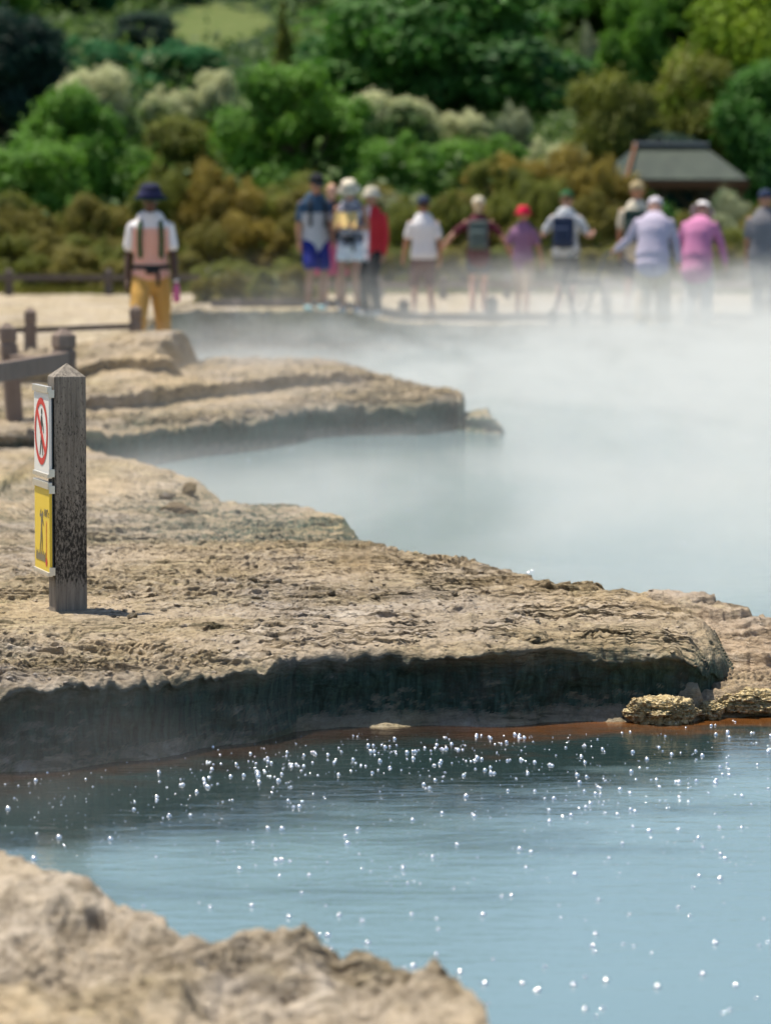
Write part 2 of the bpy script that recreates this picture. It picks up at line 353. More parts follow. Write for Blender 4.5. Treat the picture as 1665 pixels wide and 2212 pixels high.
# foreground bank
bC = [(-3, 9.6, 0)]+W((0, 1852, 0), (100, 1905, 0), (150, 1897, .0), (320, 1948, 0), (430, 2004, 0), (560, 1990, 0), (640, 2012, 0), (780, 2022, 0), (900, 2062, 0), (965, 2085, 0), (1010, 2132, 0), (1075, 2215, 0), (1180, 2400, -.05))+[(.33, 5.7, -.2), (.36, 5.4, -.3)]
def hC(x, y):
    return .016*fbm(x*2.2, y*1.3, 2, 81)+.018*ss(.0, .4, fbm(x*7, y*2.2, 3, 83))-.05*ss(.15, .5, fbm(x*3.4+2, y*1.4+5, 3, 85))
land('rock_bank', xspace(-1.4, .36, .0045, -3, .02), [(-3, 5.6, -.1), (.2, 5.6, -.1), (.36, 5.3, -.3)], bC, hC, 66, M_ROCK_NEAR, wn=16, tn=560, bn=30, under=0, rag=.028, rel=1.0, shear=.55, backslope=.12)
# far bank: sandy path land behind the pool
def far_h(x, y):
    x = np.asarray(x, float); y = np.asarray(y, float)
    left = ss(.3, -.7, x)
    z = .09+.19*left
    z = np.where(y > 57, z+(.30-z)*ss(57, 62, y), z)
    dip = ss(48, 40, y)*ss(-1.5, -2.6, x)
    return z*(1-dip)+dip*-.03
fD = [(-40, 36.2, 0), (-3.2, 36.2, 0), (-2.35, 37.4, 0), (-2.5, 44, 0), (-2.62, 50, 0), (-2.45, 52.3, 0), (0, 52.6, 0), (4, 52.2, 0), (40, 51, 0)]
fD = sorted(fD); fD = [(-40, 36.2, 0), (-3.1, 36.2, 0), (-2.9, 40, 0), (-2.75, 49, 0), (-2.5, 52.3, 0), (0, 52.6, 0), (4, 52.2, 0), (40, 51, 0)]
xs = np.concatenate([np.arange(-40, -6, .25), np.arange(-6, 8, .025), np.arange(8, 40, .25)])
land('ground', xs, fD, [(-40, 66, 0), (40, 66, 0)], lambda x, y: far_h(x, y)+.015*fbm(x*.8, y*.5, 3, 9), 91, M_FAR, wn=24, tn=260, rag=.12, rel=.7, backslope=.5)

# pool bed, water
t = NT('water'); co = t.co()
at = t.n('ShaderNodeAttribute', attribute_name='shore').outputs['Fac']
deep = t.mix(t.noise(t.mapv(co, (.5, .9, 1)), .6, 3), (.13, .212, .237), (.165, .25, .275))
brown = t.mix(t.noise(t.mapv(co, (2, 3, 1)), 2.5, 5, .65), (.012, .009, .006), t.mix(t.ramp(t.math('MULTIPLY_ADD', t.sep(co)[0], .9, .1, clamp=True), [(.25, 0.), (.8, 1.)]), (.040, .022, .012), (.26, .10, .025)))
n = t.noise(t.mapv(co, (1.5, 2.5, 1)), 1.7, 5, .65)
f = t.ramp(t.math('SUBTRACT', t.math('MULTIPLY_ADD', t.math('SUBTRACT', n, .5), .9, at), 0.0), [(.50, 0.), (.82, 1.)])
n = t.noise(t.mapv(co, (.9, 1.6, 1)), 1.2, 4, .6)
dark_refl = t.mix(t.noise(t.mapv(co, (2, 3, 1)), 1.5, 4), (.010, .024, .026), (.03, .052, .052))  # dark reflection of the trees, painted into the water colour off the wall
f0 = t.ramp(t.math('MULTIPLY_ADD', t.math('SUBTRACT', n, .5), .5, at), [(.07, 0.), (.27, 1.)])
c = t.mix(f, t.mix(f0, deep, dark_refl), brown)
r1 = t.noise(t.mapv(co, (3.2, 9, 1)), 1.6, 4, .55, .3); r2 = t.noise(t.mapv(co, (14, 30, 1)), 2, 3, .5)
calm = t.ramp(t.noise(t.mapv(co, (.35, .8, 1)), .9, 3), [(.35, .15), (.65, 1.)])
hgt = t.math('ADD', t.math('MULTIPLY', r1, 1.), t.math('MULTIPLY', t.math('MULTIPLY', r2, calm), .35))
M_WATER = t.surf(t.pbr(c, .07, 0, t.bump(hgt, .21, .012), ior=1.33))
xs = np.concatenate([np.arange(-30, -1.5, .5), np.arange(-1.5, 2.5, .04), np.arange(2.5, 60, .5)])
ys = np.concatenate([np.arange(2, 9, .3), np.arange(9, 14.5, .03), np.arange(14.5, 60, .25)])
X, Y = np.meshgrid(xs, ys); P = np.stack([X, Y, np.full_like(X, WZ)], -1)
me = grid_mesh('water', P)
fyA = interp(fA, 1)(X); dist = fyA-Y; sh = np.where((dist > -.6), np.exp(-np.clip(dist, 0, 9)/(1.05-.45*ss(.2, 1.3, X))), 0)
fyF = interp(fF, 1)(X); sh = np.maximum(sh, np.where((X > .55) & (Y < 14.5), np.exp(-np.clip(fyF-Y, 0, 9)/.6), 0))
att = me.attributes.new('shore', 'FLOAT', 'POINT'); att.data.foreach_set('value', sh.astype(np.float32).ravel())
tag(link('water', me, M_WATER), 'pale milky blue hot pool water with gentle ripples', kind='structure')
tag(MB().box((10, 40, -.62), (120, 90, .1)).build('pool_bed', M_SHELF), kind='structure')

# ---------------------------------------------------------------- hill behind
def hill_z(x, y):
    x = np.asarray(x, float); y = np.asarray(y, float); e = np.clip(y-66-20*ss(2, 5, x)*ss(16, 11, x), 0, None)
    low = 1-.42*ss(4, 22, x)
    return .28+(.055*e+.0011*e*e)*low+ss(66, 80, y)*.5*fbm(x*.08, y*.08, 3, 33)
xs = np.linspace(-110, 110, 221); ys = np.linspace(63, 210, 148); X, Y = np.meshgrid(xs, ys)
P = np.stack([X, Y, hill_z(X, Y)+.12*fbm(X*.9, Y*.9, 3, 35)], -1)
t = NT('hillside'); co = t.co(); x, y, z = t.sep(co)
c = t.mix(t.noise(co, .35, 5, .6), (.012, .03, .015), (.03, .055, .02))
d2 = t.math('ADD', t.math('POWER', t.math('DIVIDE', t.math('ADD', x, 5.4), 2.6), 2.), t.math('POWER', t.math('DIVIDE', t.math('SUBTRACT', y, 126), 10.), 2.))
c = t.mix(t.ramp(t.math('ADD', d2, t.noise(co, .9, 4)), [(.9, .9), (1.6, 0.)]), c, t.mix(t.noise(co, 2, 4), (.07, .13, .03), (.17, .18, .07)))
tag(link('hillside', grid_mesh('hillside', P), t.surf(t.pbr(c, .95, 0, t.bump(t.noise(co, 4, 6), .8, .2), spec=.1))), kind='structure')
gx = np.linspace(-600, 600, 60); gy = np.concatenate([np.linspace(-60, 1.5, 20)]); X, Y = np.meshgrid(gx, gy)
tag(link('ground', grid_mesh('ground', np.stack([X, Y, -.75+.1*fbm(X*.2, Y*.2, 3, 2)], -1)), M_FAR), kind='structure')
tag(MB().box((0, 700, -1.2), (2400, 1500, .4)).build('terrain', M_FAR), kind='structure')
# distant ridge, its blue haze painted into the colour
xs = np.linspace(-260, 260, 80); ys = np.linspace(330, 430, 12); X, Y = np.meshgrid(xs, ys)
P = np.stack([X, Y, (19+9*fbm(X*.02, Y*0, 4, 12))*np.sin((Y-330)/100*PI)-1], -1)
t = NT('distant_ridge'); co = t.co()
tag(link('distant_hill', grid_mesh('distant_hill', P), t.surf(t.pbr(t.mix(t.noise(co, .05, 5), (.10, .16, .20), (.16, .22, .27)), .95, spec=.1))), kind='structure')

# ================================================================ FOLIAGE
def leaf_mat(name, c1, c2, tip=None, tipf=.5, sc=.9):
    t = NT(name); co = t.co(); g = t.n('ShaderNodeObjectInfo')
    n = t.noise(co, sc, 3, .5); n2 = t.noise(co, 6, 2)
    c = t.mix(t.ramp(n, [(.35, 0.), (.65, 1.)]), c1, c2)
    c = t.mix(t.ramp(n2, [(.4, 0.), (.7, .4)]), c, tuple(min(1, v*1.5) for v in c2))
    if tip is not None:
        z = t.sep(t.co('Generated'))[2]
        f = t.ramp(t.math('ADD', t.math('MULTIPLY', z, .55), t.math('MULTIPLY', t.noise(co, 1.3, 3, .6), .9)), [(.95-tipf*.5, 0.), (1.12-tipf*.5, 1.)])
        c = t.mix(f, c, tip)
    d = t.pbr(c, .6, 0, spec=.3); tr = t.n('ShaderNodeBsdfTranslucent'); t.set(tr.inputs[0], t.mix(.5, c, (.5, .62, .08), 'MULTIPLY') if False else c)
    m = t.n('ShaderNodeMixShader'); m.inputs[0].default_value = .36
    t.t.links.new(d, m.inputs[1]); t.t.links.new(tr.outputs[0], m.inputs[2])
    return t.surf(m.outputs[0])
L = {
 'green': leaf_mat('leaf_green', (.035, .14, .022), (.16, .33, .03)),
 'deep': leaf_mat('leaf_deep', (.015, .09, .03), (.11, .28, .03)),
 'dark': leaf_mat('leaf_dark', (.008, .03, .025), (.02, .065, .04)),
 'bright': leaf_mat('leaf_bright', (.09, .20, .012), (.32, .44, .03)),
 'emerald': leaf_mat('leaf_emerald', (.02, .13, .045), (.05, .22, .07)),
 'pale': leaf_mat('leaf_blossom', (.07, .15, .04), (.16, .26, .07), (.60, .62, .36), .45),
 'grey': leaf_mat('leaf_greygreen', (.05, .10, .05), (.11, .17, .08), (.40, .44, .26), .42),
 'olive': leaf_mat('leaf_olive', (.07, .10, .016), (.24, .26, .04)),
 'brown': leaf_mat('leaf_brown', (.11, .085, .014), (.27, .21, .034), (.34, .27, .05), .4),
 'khaki': leaf_mat('leaf_khaki', (.11, .11, .02), (.27, .24, .05)),
}
def leaves(centers, radii, n, size, up=.35, shell=.55, rg=rng, asp=1.6):
    centers = np.array(centers, float); radii = np.array(radii, float)
    w = (radii[:, 0]*radii[:, 1]+radii[:, 2]**2); k = rg.choice(len(centers), n, p=w/w.sum())
    d = rg.normal(size=(n, 3)); d[:, 2] += .15; d /= np.linalg.norm(d, axis=1)[:, None]
    rr = (shell+(1-shell)*rg.random(n)**.6)[:, None]*(1+.2*rg.normal(size=(n, 1)))
    # tufts: gather leaves into clumps over each blob
    td = rg.normal(size=(len(centers), 22, 3)); td /= np.linalg.norm(td, axis=2)[:, :, None]
    tk = td[k, rg.integers(0, 22, n)]; m = rg.random(n) < .62
    dd = tk+.30*rg.normal(size=(n, 3)); dd /= np.linalg.norm(dd, axis=1)[:, None]
    d = np.where(m[:, None], dd, d); rr = np.where(m[:, None], rr*1.08, rr*.94)
    p = centers[k]+d*radii[k]*rr
    nrm = d+.6*rg.normal(size=(n, 3)); nrm[:, 2] += up; nrm /= np.linalg.norm(nrm, axis=1)[:, None]
    a = np.cross(nrm, rg.normal(size=(n, 3))); a /= np.linalg.norm(a, axis=1)[:, None]; b = np.cross(nrm, a)
    s = size*(.5+rg.random(n))[:, None]; sa = a*s*asp/2; sb = b*s/2
    V = np.stack([p-sa, p-sb*.9, p+sa, p+sb*.9], 1); V[:, 1] -= nrm*s*.12; V[:, 3] -= nrm*s*.12
    return V.reshape(-1, 3), np.arange(n*4).reshape(-1, 4)
M_BARK = plain('bark', (.12, .09, .065), .95, 0, .3, 12, .6)
def make_tree_meshes(kind, seed):
    """unit-size crown (about 1 wide, 1 high, base at z=0) and trunk"""
    rg = np.random.default_rng(seed); C = []; Rr = []; tb = MB()
    if kind == 'broad':
        for i in range(60):
            a = rg.random()*2*PI; h = rg.random()**.85; r = .43*math.sqrt(rg.random())*(1-.5*h**3)
            C.append((r*math.cos(a), r*math.sin(a), .10+.76*h)); q = .05+.13*rg.random()**1.4; Rr.append((q*1.1, q*1.1, q*.85))
        n, s = 34000, .0155
        tb.tube([(0, 0, -.25), (.01, 0, .1), (.0, .01, .45)], [.045, .035, .015], 8)
        for c in C[::3]: tb.tube([(0, 0, .12+.1*rg.random()), tuple(np.array(c)*.55+np.array((0, 0, .05))), c], [.018, .011, .004], 6)
    elif kind == 'shrub':
        for i in range(42):
            a = rg.random()*2*PI; r = .46*math.sqrt(rg.random()); h = rg.random()
            C.append((r*math.cos(a), r*math.sin(a), .08+.80*h*(1-1.6*r*r))); q = .05+.11*rg.random()**1.3; Rr.append((q*1.15, q*1.15, q*.95))
        n, s = 22000, .0145
        for c in C[::2]: tb.tube([(0, 0, -.15), tuple(np.array(c)*.4), c], [.014, .009, .003], 6)
    elif kind == 'pointed':
        for i in range(30):
            h = rg.random(); a = rg.random()*2*PI; r = .30*(1-h)*rg.random()**.5
            C.append((r*math.cos(a), r*math.sin(a), .1+.86*h)); q = (.13*(1-h)+.035); Rr.append((q, q, q*.9))
        n, s = 18000, .015
        tb.tube([(0, 0, -.2), (0, 0, .4), (0, 0, .93)], [.035, .025, .006], 8)
        for c in C[::4]: tb.tube([(0, 0, c[2]-.06), c], [.010, .003], 6)
    V, F = leaves(C, Rr, n, s*1.5, rg=rg)
    cm = mesh_np(kind+'_crown', V, F, False); cm.materials.append(L['green'])
    tm = tb.mesh(kind+'_trunk', True); tm.materials.append(M_BARK)
    return cm, tm
TM = {'broad': [make_tree_meshes('broad', 100+i) for i in range(4)], 'shrub': [make_tree_meshes('shrub', 200+i) for i in range(4)], 'pointed': [make_tree_meshes('pointed', 300+i) for i in range(2)]}
_ti = [0]
def tree(name, x0, x1, ytop, ybot, d, kind, mat, label, cat, group=None, crownname='crown'):
    _ti[0] += 1; i = _ti[0]; cm, tm = TM[kind][i % len(TM[kind])]
    w = (x1-x0)/FPX*d; top = HY((x0+x1)/2, ytop, d); bot = HY(0, ybot, d)[2]; gz = float(hill_z(top[0], d)) if d > 65 else float(far_h(top[0], d))
    base = gz-.1; h = (top[2]-base)
    e = empty(name, (top[0], d, min(base, gz+.4*h) if False else base), 0, label, cat, group)
    rz = (i*2.399) % (2*PI)
    for nm, me in ((crownname, cm), ('trunk', tm)):
        o = bpy.data.objects.new(nm, me); COL.objects.link(o); o.parent = e; o.rotation_euler = (0, 0, rz)
        k = 1.12
        o.scale = (w*k, w*k, h*1.06)
        if nm == 'trunk' and base-gz > .3*h:   # long bole down to the slope
            o.scale = (w*k, w*k, h*1.06)
        if nm == crownname: o.material_slots[0].link = 'OBJECT'; o.material_slots[0].material = L[mat]
    if base-gz > .1:
        o = MB().tube([(0, 0, gz-base-.3), (0, 0, .3*h)], [.05*w+.03, .03*w+.02], 8).build('bole', M_BARK, e, True)
    return e
T = tree
# big named trees: px left, px right, px top, px bottom, distance
T('broadleaf_tree', 700, 1265, -95, 262, 106, 'broad', 'deep', 'huge dark green round-headed tree, tallest above the walkers', 'tree')
T('broadleaf_tree', 492, 800, 138, 425, 80, 'broad', 'green', 'dense green tree right behind the two men and women in a cluster', 'tree')
T('broadleaf_tree', 30, 295, 195, 440, 79, 'broad', 'green', 'mid green tree behind the lone walker, with pale blossom trees above it', 'tree')
T('broadleaf_tree', -90, 205, 318, 460, 73, 'broad', 'green', 'low bright-tipped green tree at the frame edge above the brown scrub', 'tree')
T('broadleaf_tree', 285, 475, 262, 400, 82, 'broad', 'olive', 'round olive green tree just above and beside the lone walker\'s hat', 'tree')
T('shrub', 770, 960, 285, 425, 77, 'shrub', 'green', 'leafy green bush above the man in the white shirt', 'bush')
T('shrub', 900, 1140, 262, 400, 79, 'shrub', 'green', 'leafy green bush above the woman with outstretched arms', 'bush')
T('blossom_tree', 735, 945, 205, 320, 90, 'broad', 'pale', 'creamy blossoming tree directly under the huge dark tree', 'tree')
T('blossom_tree', 930, 1085, 225, 330, 91, 'shrub', 'pale', 'creamy blossoming tree between two others under the huge dark tree', 'tree')
T('blossom_tree', 1060, 1150, 222, 330, 89, 'shrub', 'grey', 'small grey-green tree with pale tips beneath the huge dark tree', 'tree')
T('blossom_tree', 1130, 1262, 258, 372, 86, 'shrub', 'pale', 'pale feathery tree next to the brown scrub and the shelter', 'tree')
T('blossom_tree', 118, 300, 148, 330, 92, 'broad', 'pale', 'silvery blossoming tree over the mid green tree, beside the dark tall tree', 'tree')
T('blossom_tree', 285, 420, 168, 330, 93, 'shrub', 'pale', 'silvery blossoming tree under the emerald bush', 'tree')
T('blossom_tree', 385, 530, 152, 320, 94, 'broad', 'pale', 'silvery blossoming tree leaning over to the brown slope', 'tree')
T('blossom_tree', 470, 600, 190, 330, 96, 'shrub', 'grey', 'grey-green tree with pale tips beside the dense green tree', 'tree')
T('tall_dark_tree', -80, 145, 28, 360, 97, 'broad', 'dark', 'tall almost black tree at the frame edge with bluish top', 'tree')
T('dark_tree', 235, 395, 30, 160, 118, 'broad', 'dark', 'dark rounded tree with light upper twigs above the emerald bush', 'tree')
T('shrub', 285, 480, 88, 235, 112, 'shrub', 'emerald', 'emerald green bush in front of the bare brown slope', 'bush')
T('shrub', 120, 290, 60, 200, 114, 'shrub', 'emerald', 'blue-green bush between the tall dark tree and the dark rounded tree', 'bush')
T('conifer', 560, 668, 0, 215, 108, 'pointed', 'olive', 'slim pointed olive conifer beside the bare brown slope', 'tree')
T('shrub', 640, 740, 70, 200, 112, 'shrub', 'emerald', 'emerald bush between the slim conifer and the huge dark tree', 'bush')
T('broadleaf_tree', 1262, 1465, -20, 235, 108, 'broad', 'green', 'green tree beside the pale gap in the trees', 'tree')
T('broadleaf_tree', 1425, 1720, -60, 225, 104, 'broad', 'bright', 'bright yellow-green tree at the top corner', 'tree')
T('broadleaf_tree', 1205, 1440, 168, 430, 99, 'broad', 'olive', 'dark olive tree standing beside the shelter roof', 'tree')
T('broadleaf_tree', 1385, 1640, 125, 400, 103, 'broad', 'olive', 'broad olive tree rising straight behind the shelter roof', 'tree')
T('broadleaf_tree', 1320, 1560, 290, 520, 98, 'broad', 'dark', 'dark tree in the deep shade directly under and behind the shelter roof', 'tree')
T('broadleaf_tree', 1545, 1790, 145, 440, 100, 'broad', 'deep', 'dark tree at the frame edge beyond the shelter', 'tree')
T('broadleaf_tree', 1245, 1300, 60, 210, 122, 'shrub', 'grey', 'small hazy grey-green tree in the gap beside the huge dark tree', 'tree')
g = 'trees packed along the upper slope'
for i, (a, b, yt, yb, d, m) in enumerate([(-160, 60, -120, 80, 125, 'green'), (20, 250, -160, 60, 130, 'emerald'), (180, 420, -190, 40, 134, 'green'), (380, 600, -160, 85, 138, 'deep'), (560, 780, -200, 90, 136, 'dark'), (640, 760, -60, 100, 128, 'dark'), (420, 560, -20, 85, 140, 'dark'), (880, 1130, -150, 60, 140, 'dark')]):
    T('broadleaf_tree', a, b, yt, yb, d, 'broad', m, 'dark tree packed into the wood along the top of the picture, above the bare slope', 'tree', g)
for i in range(40):   # wood climbing the hill above
    d = 145+rng.random()*45; px = -700+ (i % 20)*128+rng.random()*60
    if px > 1200: d = 150+rng.random()*10
    gz = float(hill_z((px-832)/FPX*d, d)); hh = (5+3*rng.random())*(.72 if px > 1150 else 1)
    if 1190 < px < 1330: continue
    py = 479-(gz+hh-CAMZ)/d*FPX; pb = 479-(gz-CAMZ)/d*FPX
    T('hilltop_tree', px-190, px+190, py, pb, d, 'broad', ['deep', 'green', 'dark'][i % 3], 'one of the trees in the dark wood climbing the hill behind the big trees', 'tree', 'wood on the upper hill')
# manuka scrub
scr = []
def scrub(a, b, yt, yb, n, d0, d1, mats, w=(90, 150), jit=22):
    n = int(n*1.5)
    for i in range(n):
        x = a+(b-a)*(i+.5)/n+random.uniform(-15, 15); w_ = random.uniform(*w); d = random.uniform(d0, d1)
        scr.append((x-w_/2, x+w_/2, yt+random.uniform(-jit, jit), yb, d, random.choice(mats)))
scrub(-20, 330, 455, 640, 6, 67, 71, ['olive', 'brown', 'khaki'], (110, 170))
scrub(-20, 420, 520, 650, 7, 64.5, 66, ['olive', 'khaki', 'brown'], (90, 140))
scrub(330, 650, 388, 640, 5, 68, 72, ['brown', 'olive', 'brown'], (120, 180))
scrub(400, 680, 500, 650, 5, 64.5, 66.5, ['khaki', 'brown', 'olive'], (90, 140))
scrub(640, 900, 440, 640, 4, 67, 71, ['olive', 'brown', 'khaki'], (100, 150))
scrub(800, 1050, 425, 650, 5, 66, 70, ['olive', 'khaki', 'grey'], (90, 140))
scrub(1040, 1320, 345, 560, 4, 72, 76, ['brown', 'brown', 'olive'], (120, 170))
scrub(940, 1330, 440, 650, 6, 66, 70, ['brown', 'olive', 'khaki'], (90, 150))
scrub(700, 1400, 545, 655, 10, 63.5, 65, ['olive', 'khaki'], (80, 130))
scrub(425, 660, 605, 690, 7, 54.5, 58, ['khaki', 'olive', 'grey'], (50, 90), 10)
scrub(-20, 700, 575, 655, 9, 62.5, 64, ['olive', 'khaki'], (80, 120))
scrub(1310, 1480, 480, 650, 3, 67, 70, ['deep', 'olive'], (90, 130))
scrub(1480, 1720, 455, 650, 4, 67, 71, ['khaki', 'grey', 'olive'], (100, 140))
scrub(1400, 1720, 540, 655, 5, 64, 66, ['olive', 'khaki'], (90, 130))
SL = {'brown': 'rusty brown scrub bush in the belt behind the path', 'olive': 'olive green scrub bush in the belt behind the path', 'khaki': 'dull khaki scrub bush in the belt behind the path', 'grey': 'grey-green scrub bush in the belt behind the path', 'deep': 'dark green scrub bush in the belt behind the path, below the shelter'}
for a, b, yt, yb, d, m in scr:
    yt -= 22
    T('scrub_bush', a, b, yt, yb, d, 'shrub', m, SL[m], 'bush', m+' scrub bushes behind the path', 'foliage')
n = 120000; gx = rng.uniform(-26, 26, n); gy = 67+rng.random(n)*85; gz = hill_z(gx, gy)+rng.uniform(-.1, .6, n)*(1+2.2*np.clip(fbm(gx*.5, gy*.3, 3, 7), -.3, 1))
bare = (((gx+5.4)/2.4)**2+((gy-126)/9)**2 < rng.uniform(.2, 1.6, n)) | ((gx > 4) & (gx < 9) & (gy < 86)); gx, gy, gz = gx[~bare], gy[~bare], gz[~bare]; n = len(gx)
nr = rng.normal(size=(n, 3)); nr[:, 2] = abs(nr[:, 2])+.3; nr[:, 1] -= .4; nr /= np.linalg.norm(nr, axis=1)[:, None]; a_ = np.cross(nr, rng.normal(size=(n, 3))); a_ /= np.linalg.norm(a_, axis=1)[:, None]; b_ = np.cross(nr, a_)
sz = rng.uniform(.07, .17, (n, 1)); p_ = np.stack([gx, gy, gz], 1)
V = np.stack([p_-a_*sz, p_-b_*sz*.6, p_+a_*sz, p_+b_*sz*.6], 1)
tag(link('undergrowth', mesh_np('undergrowth', V, np.arange(n*4).reshape(-1, 4), False), leaf_mat('undergrowth', (.03, .08, .02), (.12, .20, .035), sc=.3)), 'dark leafy undergrowth covering the hillside between the trees', kind='stuff')
# grass strip at the foot of the scrub
n = 26000; gx = rng.uniform(-9, 10, n); gy = rng.uniform(61.4, 66, n); gz = far_h(gx, gy)-.02; hh = rng.uniform(.06, .22, n); aa = rng.uniform(0, PI, n); w = .012
V = np.stack([np.stack([gx-w*np.cos(aa), gy-w*np.sin(aa), gz], 1), np.stack([gx+w*np.cos(aa), gy+w*np.sin(aa), gz], 1), np.stack([gx+rng.normal(0, .04, n), gy+rng.normal(0, .04, n), gz+hh], 1)], 1)
t = NT('grass'); co = t.co()
tag(link('grass', mesh_np('grass', V, np.arange(n*3).reshape(-1, 3), False), t.surf(t.pbr(t.mix(t.noise(co, .8, 3), (.09, .13, .02), (.26, .24, .05)), .8, spec=.1))), 'short yellow-green grass at the foot of the scrub', kind='stuff')

# ================================================================ SIGN POST
S = .121; bx, by_, _ = G(145.5, 1320, 0)
post = empty('warning_signpost', (bx, by_+.05, -.01), R(16.2), 'weathered square post on the rock carrying a red-ringed and a yellow warning sign', 'signpost')
hs = S/2; ph = .885; m = MB()
m.add([(-hs, -hs, -.1), (hs, -hs, -.1), (hs, hs, -.1), (-hs, hs, -.1), (-hs, -hs, ph), (hs, -hs, ph), (hs, hs, ph), (-hs, hs, ph), (0, 0, ph+.05)],
      [(3, 2, 1, 0), (0, 1, 5, 4), (1, 2, 6, 5), (2, 3, 7, 6), (3, 0, 4, 7), (4, 5, 8), (5, 6, 8), (6, 7, 8), (7, 4, 8)])
m.build('post', M_POST, post, bevel=.003)
M_WHITE = plain('sign_white', (.83, .83, .80), .45, 0, .02, 8, .02); M_YEL = plain('sign_yellow', (.83, .60, .05), .45, 0, .04, 8, .02)
M_RED = plain('sign_red', (.62, .03, .025), .45, 0, .03, 8, .02); M_BLK = plain('sign_black', (.02, .02, .022), .5, 0, .05, 8, .02)
M_ALU = plain('aluminium', (.72, .69, .62), .38, .75, .05, 20, .05); M_EDGE = plain('sign_backing', (.03, .05, .07), .5)
M_GRYF = plain('sign_grey', (.20, .17, .10), .5, 0, .05, 8, .02)
# sign plane coords: a = horizontal across the sign (0 near edge at the post front corner, grows away from the camera), b = height
X0 = -hs-.016
def plate(parent_name, z0, z1, w, mat):
    p = MB().box((X0, -hs-.004+w/2, (z0+z1)/2), (.010, w, z1-z0)).build(parent_name, mat, post, bevel=.001)
    return p
def flat(poly, off, name, mat, par, hole=None):
    """poly in (a, b) on the sign face; thin raised sheet"""
    x = X0-.005-off; m = MB()
    if hole is None:
        v = [(x, -hs-.004+a, b) for a, b in poly]; v2 = [(x+off*.6, -hs-.004+a, b) for a, b in poly]; n = len(poly)
        m.add(v+v2, [tuple(range(n)), tuple(reversed(range(n, 2*n)))]+[(i, (i+1) % n, n+(i+1) % n, n+i) for i in range(n)])
    else:
        n = len(poly); v = [(x, -hs-.004+a, b) for a, b in poly]+[(x, -hs-.004+a, b) for a, b in hole]
        m.add(v, [(i, (i+1) % n, n+(i+1) % n, n+i) for i in range(n)])
    return m.build(name, mat, par)
def capsule(a, b, r0, r1, n=8):
    ax, ay = a; bx_, by2 = b; an = math.atan2(by2-ay, bx_-ax); P = []
    for k in range(n+1): q = an+PI/2+PI*k/n; P.append((ax+r0*math.cos(q), ay+r0*math.sin(q)))
    for k in range(n+1): q = an-PI/2+PI*k/n; P.append((bx_+r1*math.cos(q), by2+r1*math.sin(q)))
    return P
SW = .285
z1 = .865-.02; z0 = z1-.335
s1 = plate('no_walking_sign', z0, z1, SW, M_WHITE)
ca, cb = SW*.50, (z0+z1)/2; Ro, Ri = .126, .101
circ = lambda r, n=64, cx=ca, cy=cb: [(cx+r*math.cos(2*PI*k/n), cy+r*math.sin(2*PI*k/n)) for k in range(n)]
flat(circ(Ro), .0016, 'prohibition_ring', M_RED, s1, circ(Ri))
def inv(p): return p
def figure(par, mat, parts, off):
    m = MB(); x = X0-.005-off
    for i, poly in enumerate(parts):
        n = len(poly); xo = x-.0001*i
        m.add([(xo, -hs-.004+a, b) for a, b in poly], [tuple(range(n))])
    return m.build('walking_figure' if mat is M_BLK else 'jumping_figure', mat, par)
# walking figure: a grows away from camera = to the LEFT in the picture
c0 = ca-.008
figure(s1, M_BLK, [circ(.0125, 20, c0-.002, cb+.074), capsule((c0, cb+.045), (c0+.004, cb+.002), .016, .012), capsule((c0-.002, cb+.048), (c0-.030, cb+.018), .006, .005), capsule((c0-.030, cb+.018), (c0-.038, cb-.004), .005, .004),
    capsule((c0+.006, cb+.046), (c0+.026, cb+.010), .006, .005), capsule((c0+.026, cb+.010), (c0+.026, cb-.006), .005, .004),
    capsule((c0+.004, cb), (c0+.016, cb-.045), .010, .007), capsule((c0+.016, cb-.045), (c0+.034, cb-.086), .007, .005), capsule((c0, cb), (c0-.012, cb-.045), .010, .007), capsule((c0-.012, cb-.045), (c0-.020, cb-.088), .007, .005)], .0010)
flat([(ca+Ri*math.cos(q)+dx, cb+Ri*math.sin(q)+dy) for q, dx, dy in ((PI*.25, .010, -.008), (PI*.25, -.008, .010), (-PI*.75, -.010, .008), (-PI*.75, .010, -.008))], .0020, 'slash_bar', M_RED, s1)
def rails(par, z0, z1):
    for z, nm in ((z1-.008, 'top_rail'), (z0+.006, 'bottom_rail')):
        MB().box((X0-.003, -hs-.004+SW/2, z), (.018, SW+.006, .026 if nm == 'top_rail' else .016)).build(nm, M_ALU, par, bevel=.002)
        MB().box((X0+.004, -hs-.009, z-(.014 if nm == 'top_rail' else -.012)), (.022, .004, .030)).build('bracket_clip', M_ALU, par, bevel=.001)
    MB().box((X0+.006, -hs-.004+SW/2, (z0+z1)/2), (.008, SW-.006, z1-z0-.01)).build('backing_board', M_EDGE, par)
rails(s1, z0, z1)
z1b = z0-.022; z0b = z1b-.345
s2 = plate('hot_ground_sign', z0b, z1b, SW, M_YEL); rails(s2, z0b, z1b)
cb2 = (z0b+z1b)/2; c0 = SW*.52
figure(s2, M_GRYF, [circ(.012, 16, c0-.022, cb2+.052), capsule((c0-.004, cb2+.04), (c0+.004, cb2-.01), .014, .010), capsule((c0, cb2+.046), (c0+.030, cb2+.044), .006, .005), capsule((c0+.030, cb2+.044), (c0+.008, cb2+.066), .005, .004),
    capsule((c0-.010, cb2+.042), (c0-.040, cb2+.012), .006, .004), capsule((c0+.004, cb2-.01), (c0+.018, cb2-.05), .010, .006), capsule((c0+.018, cb2-.05), (c0+.030, cb2-.088), .006, .005),
    capsule((c0+.002, cb2-.01), (c0-.012, cb2-.045), .010, .006), capsule((c0-.012, cb2-.045), (c0-.006, cb2-.088), .006, .005)], .0010)
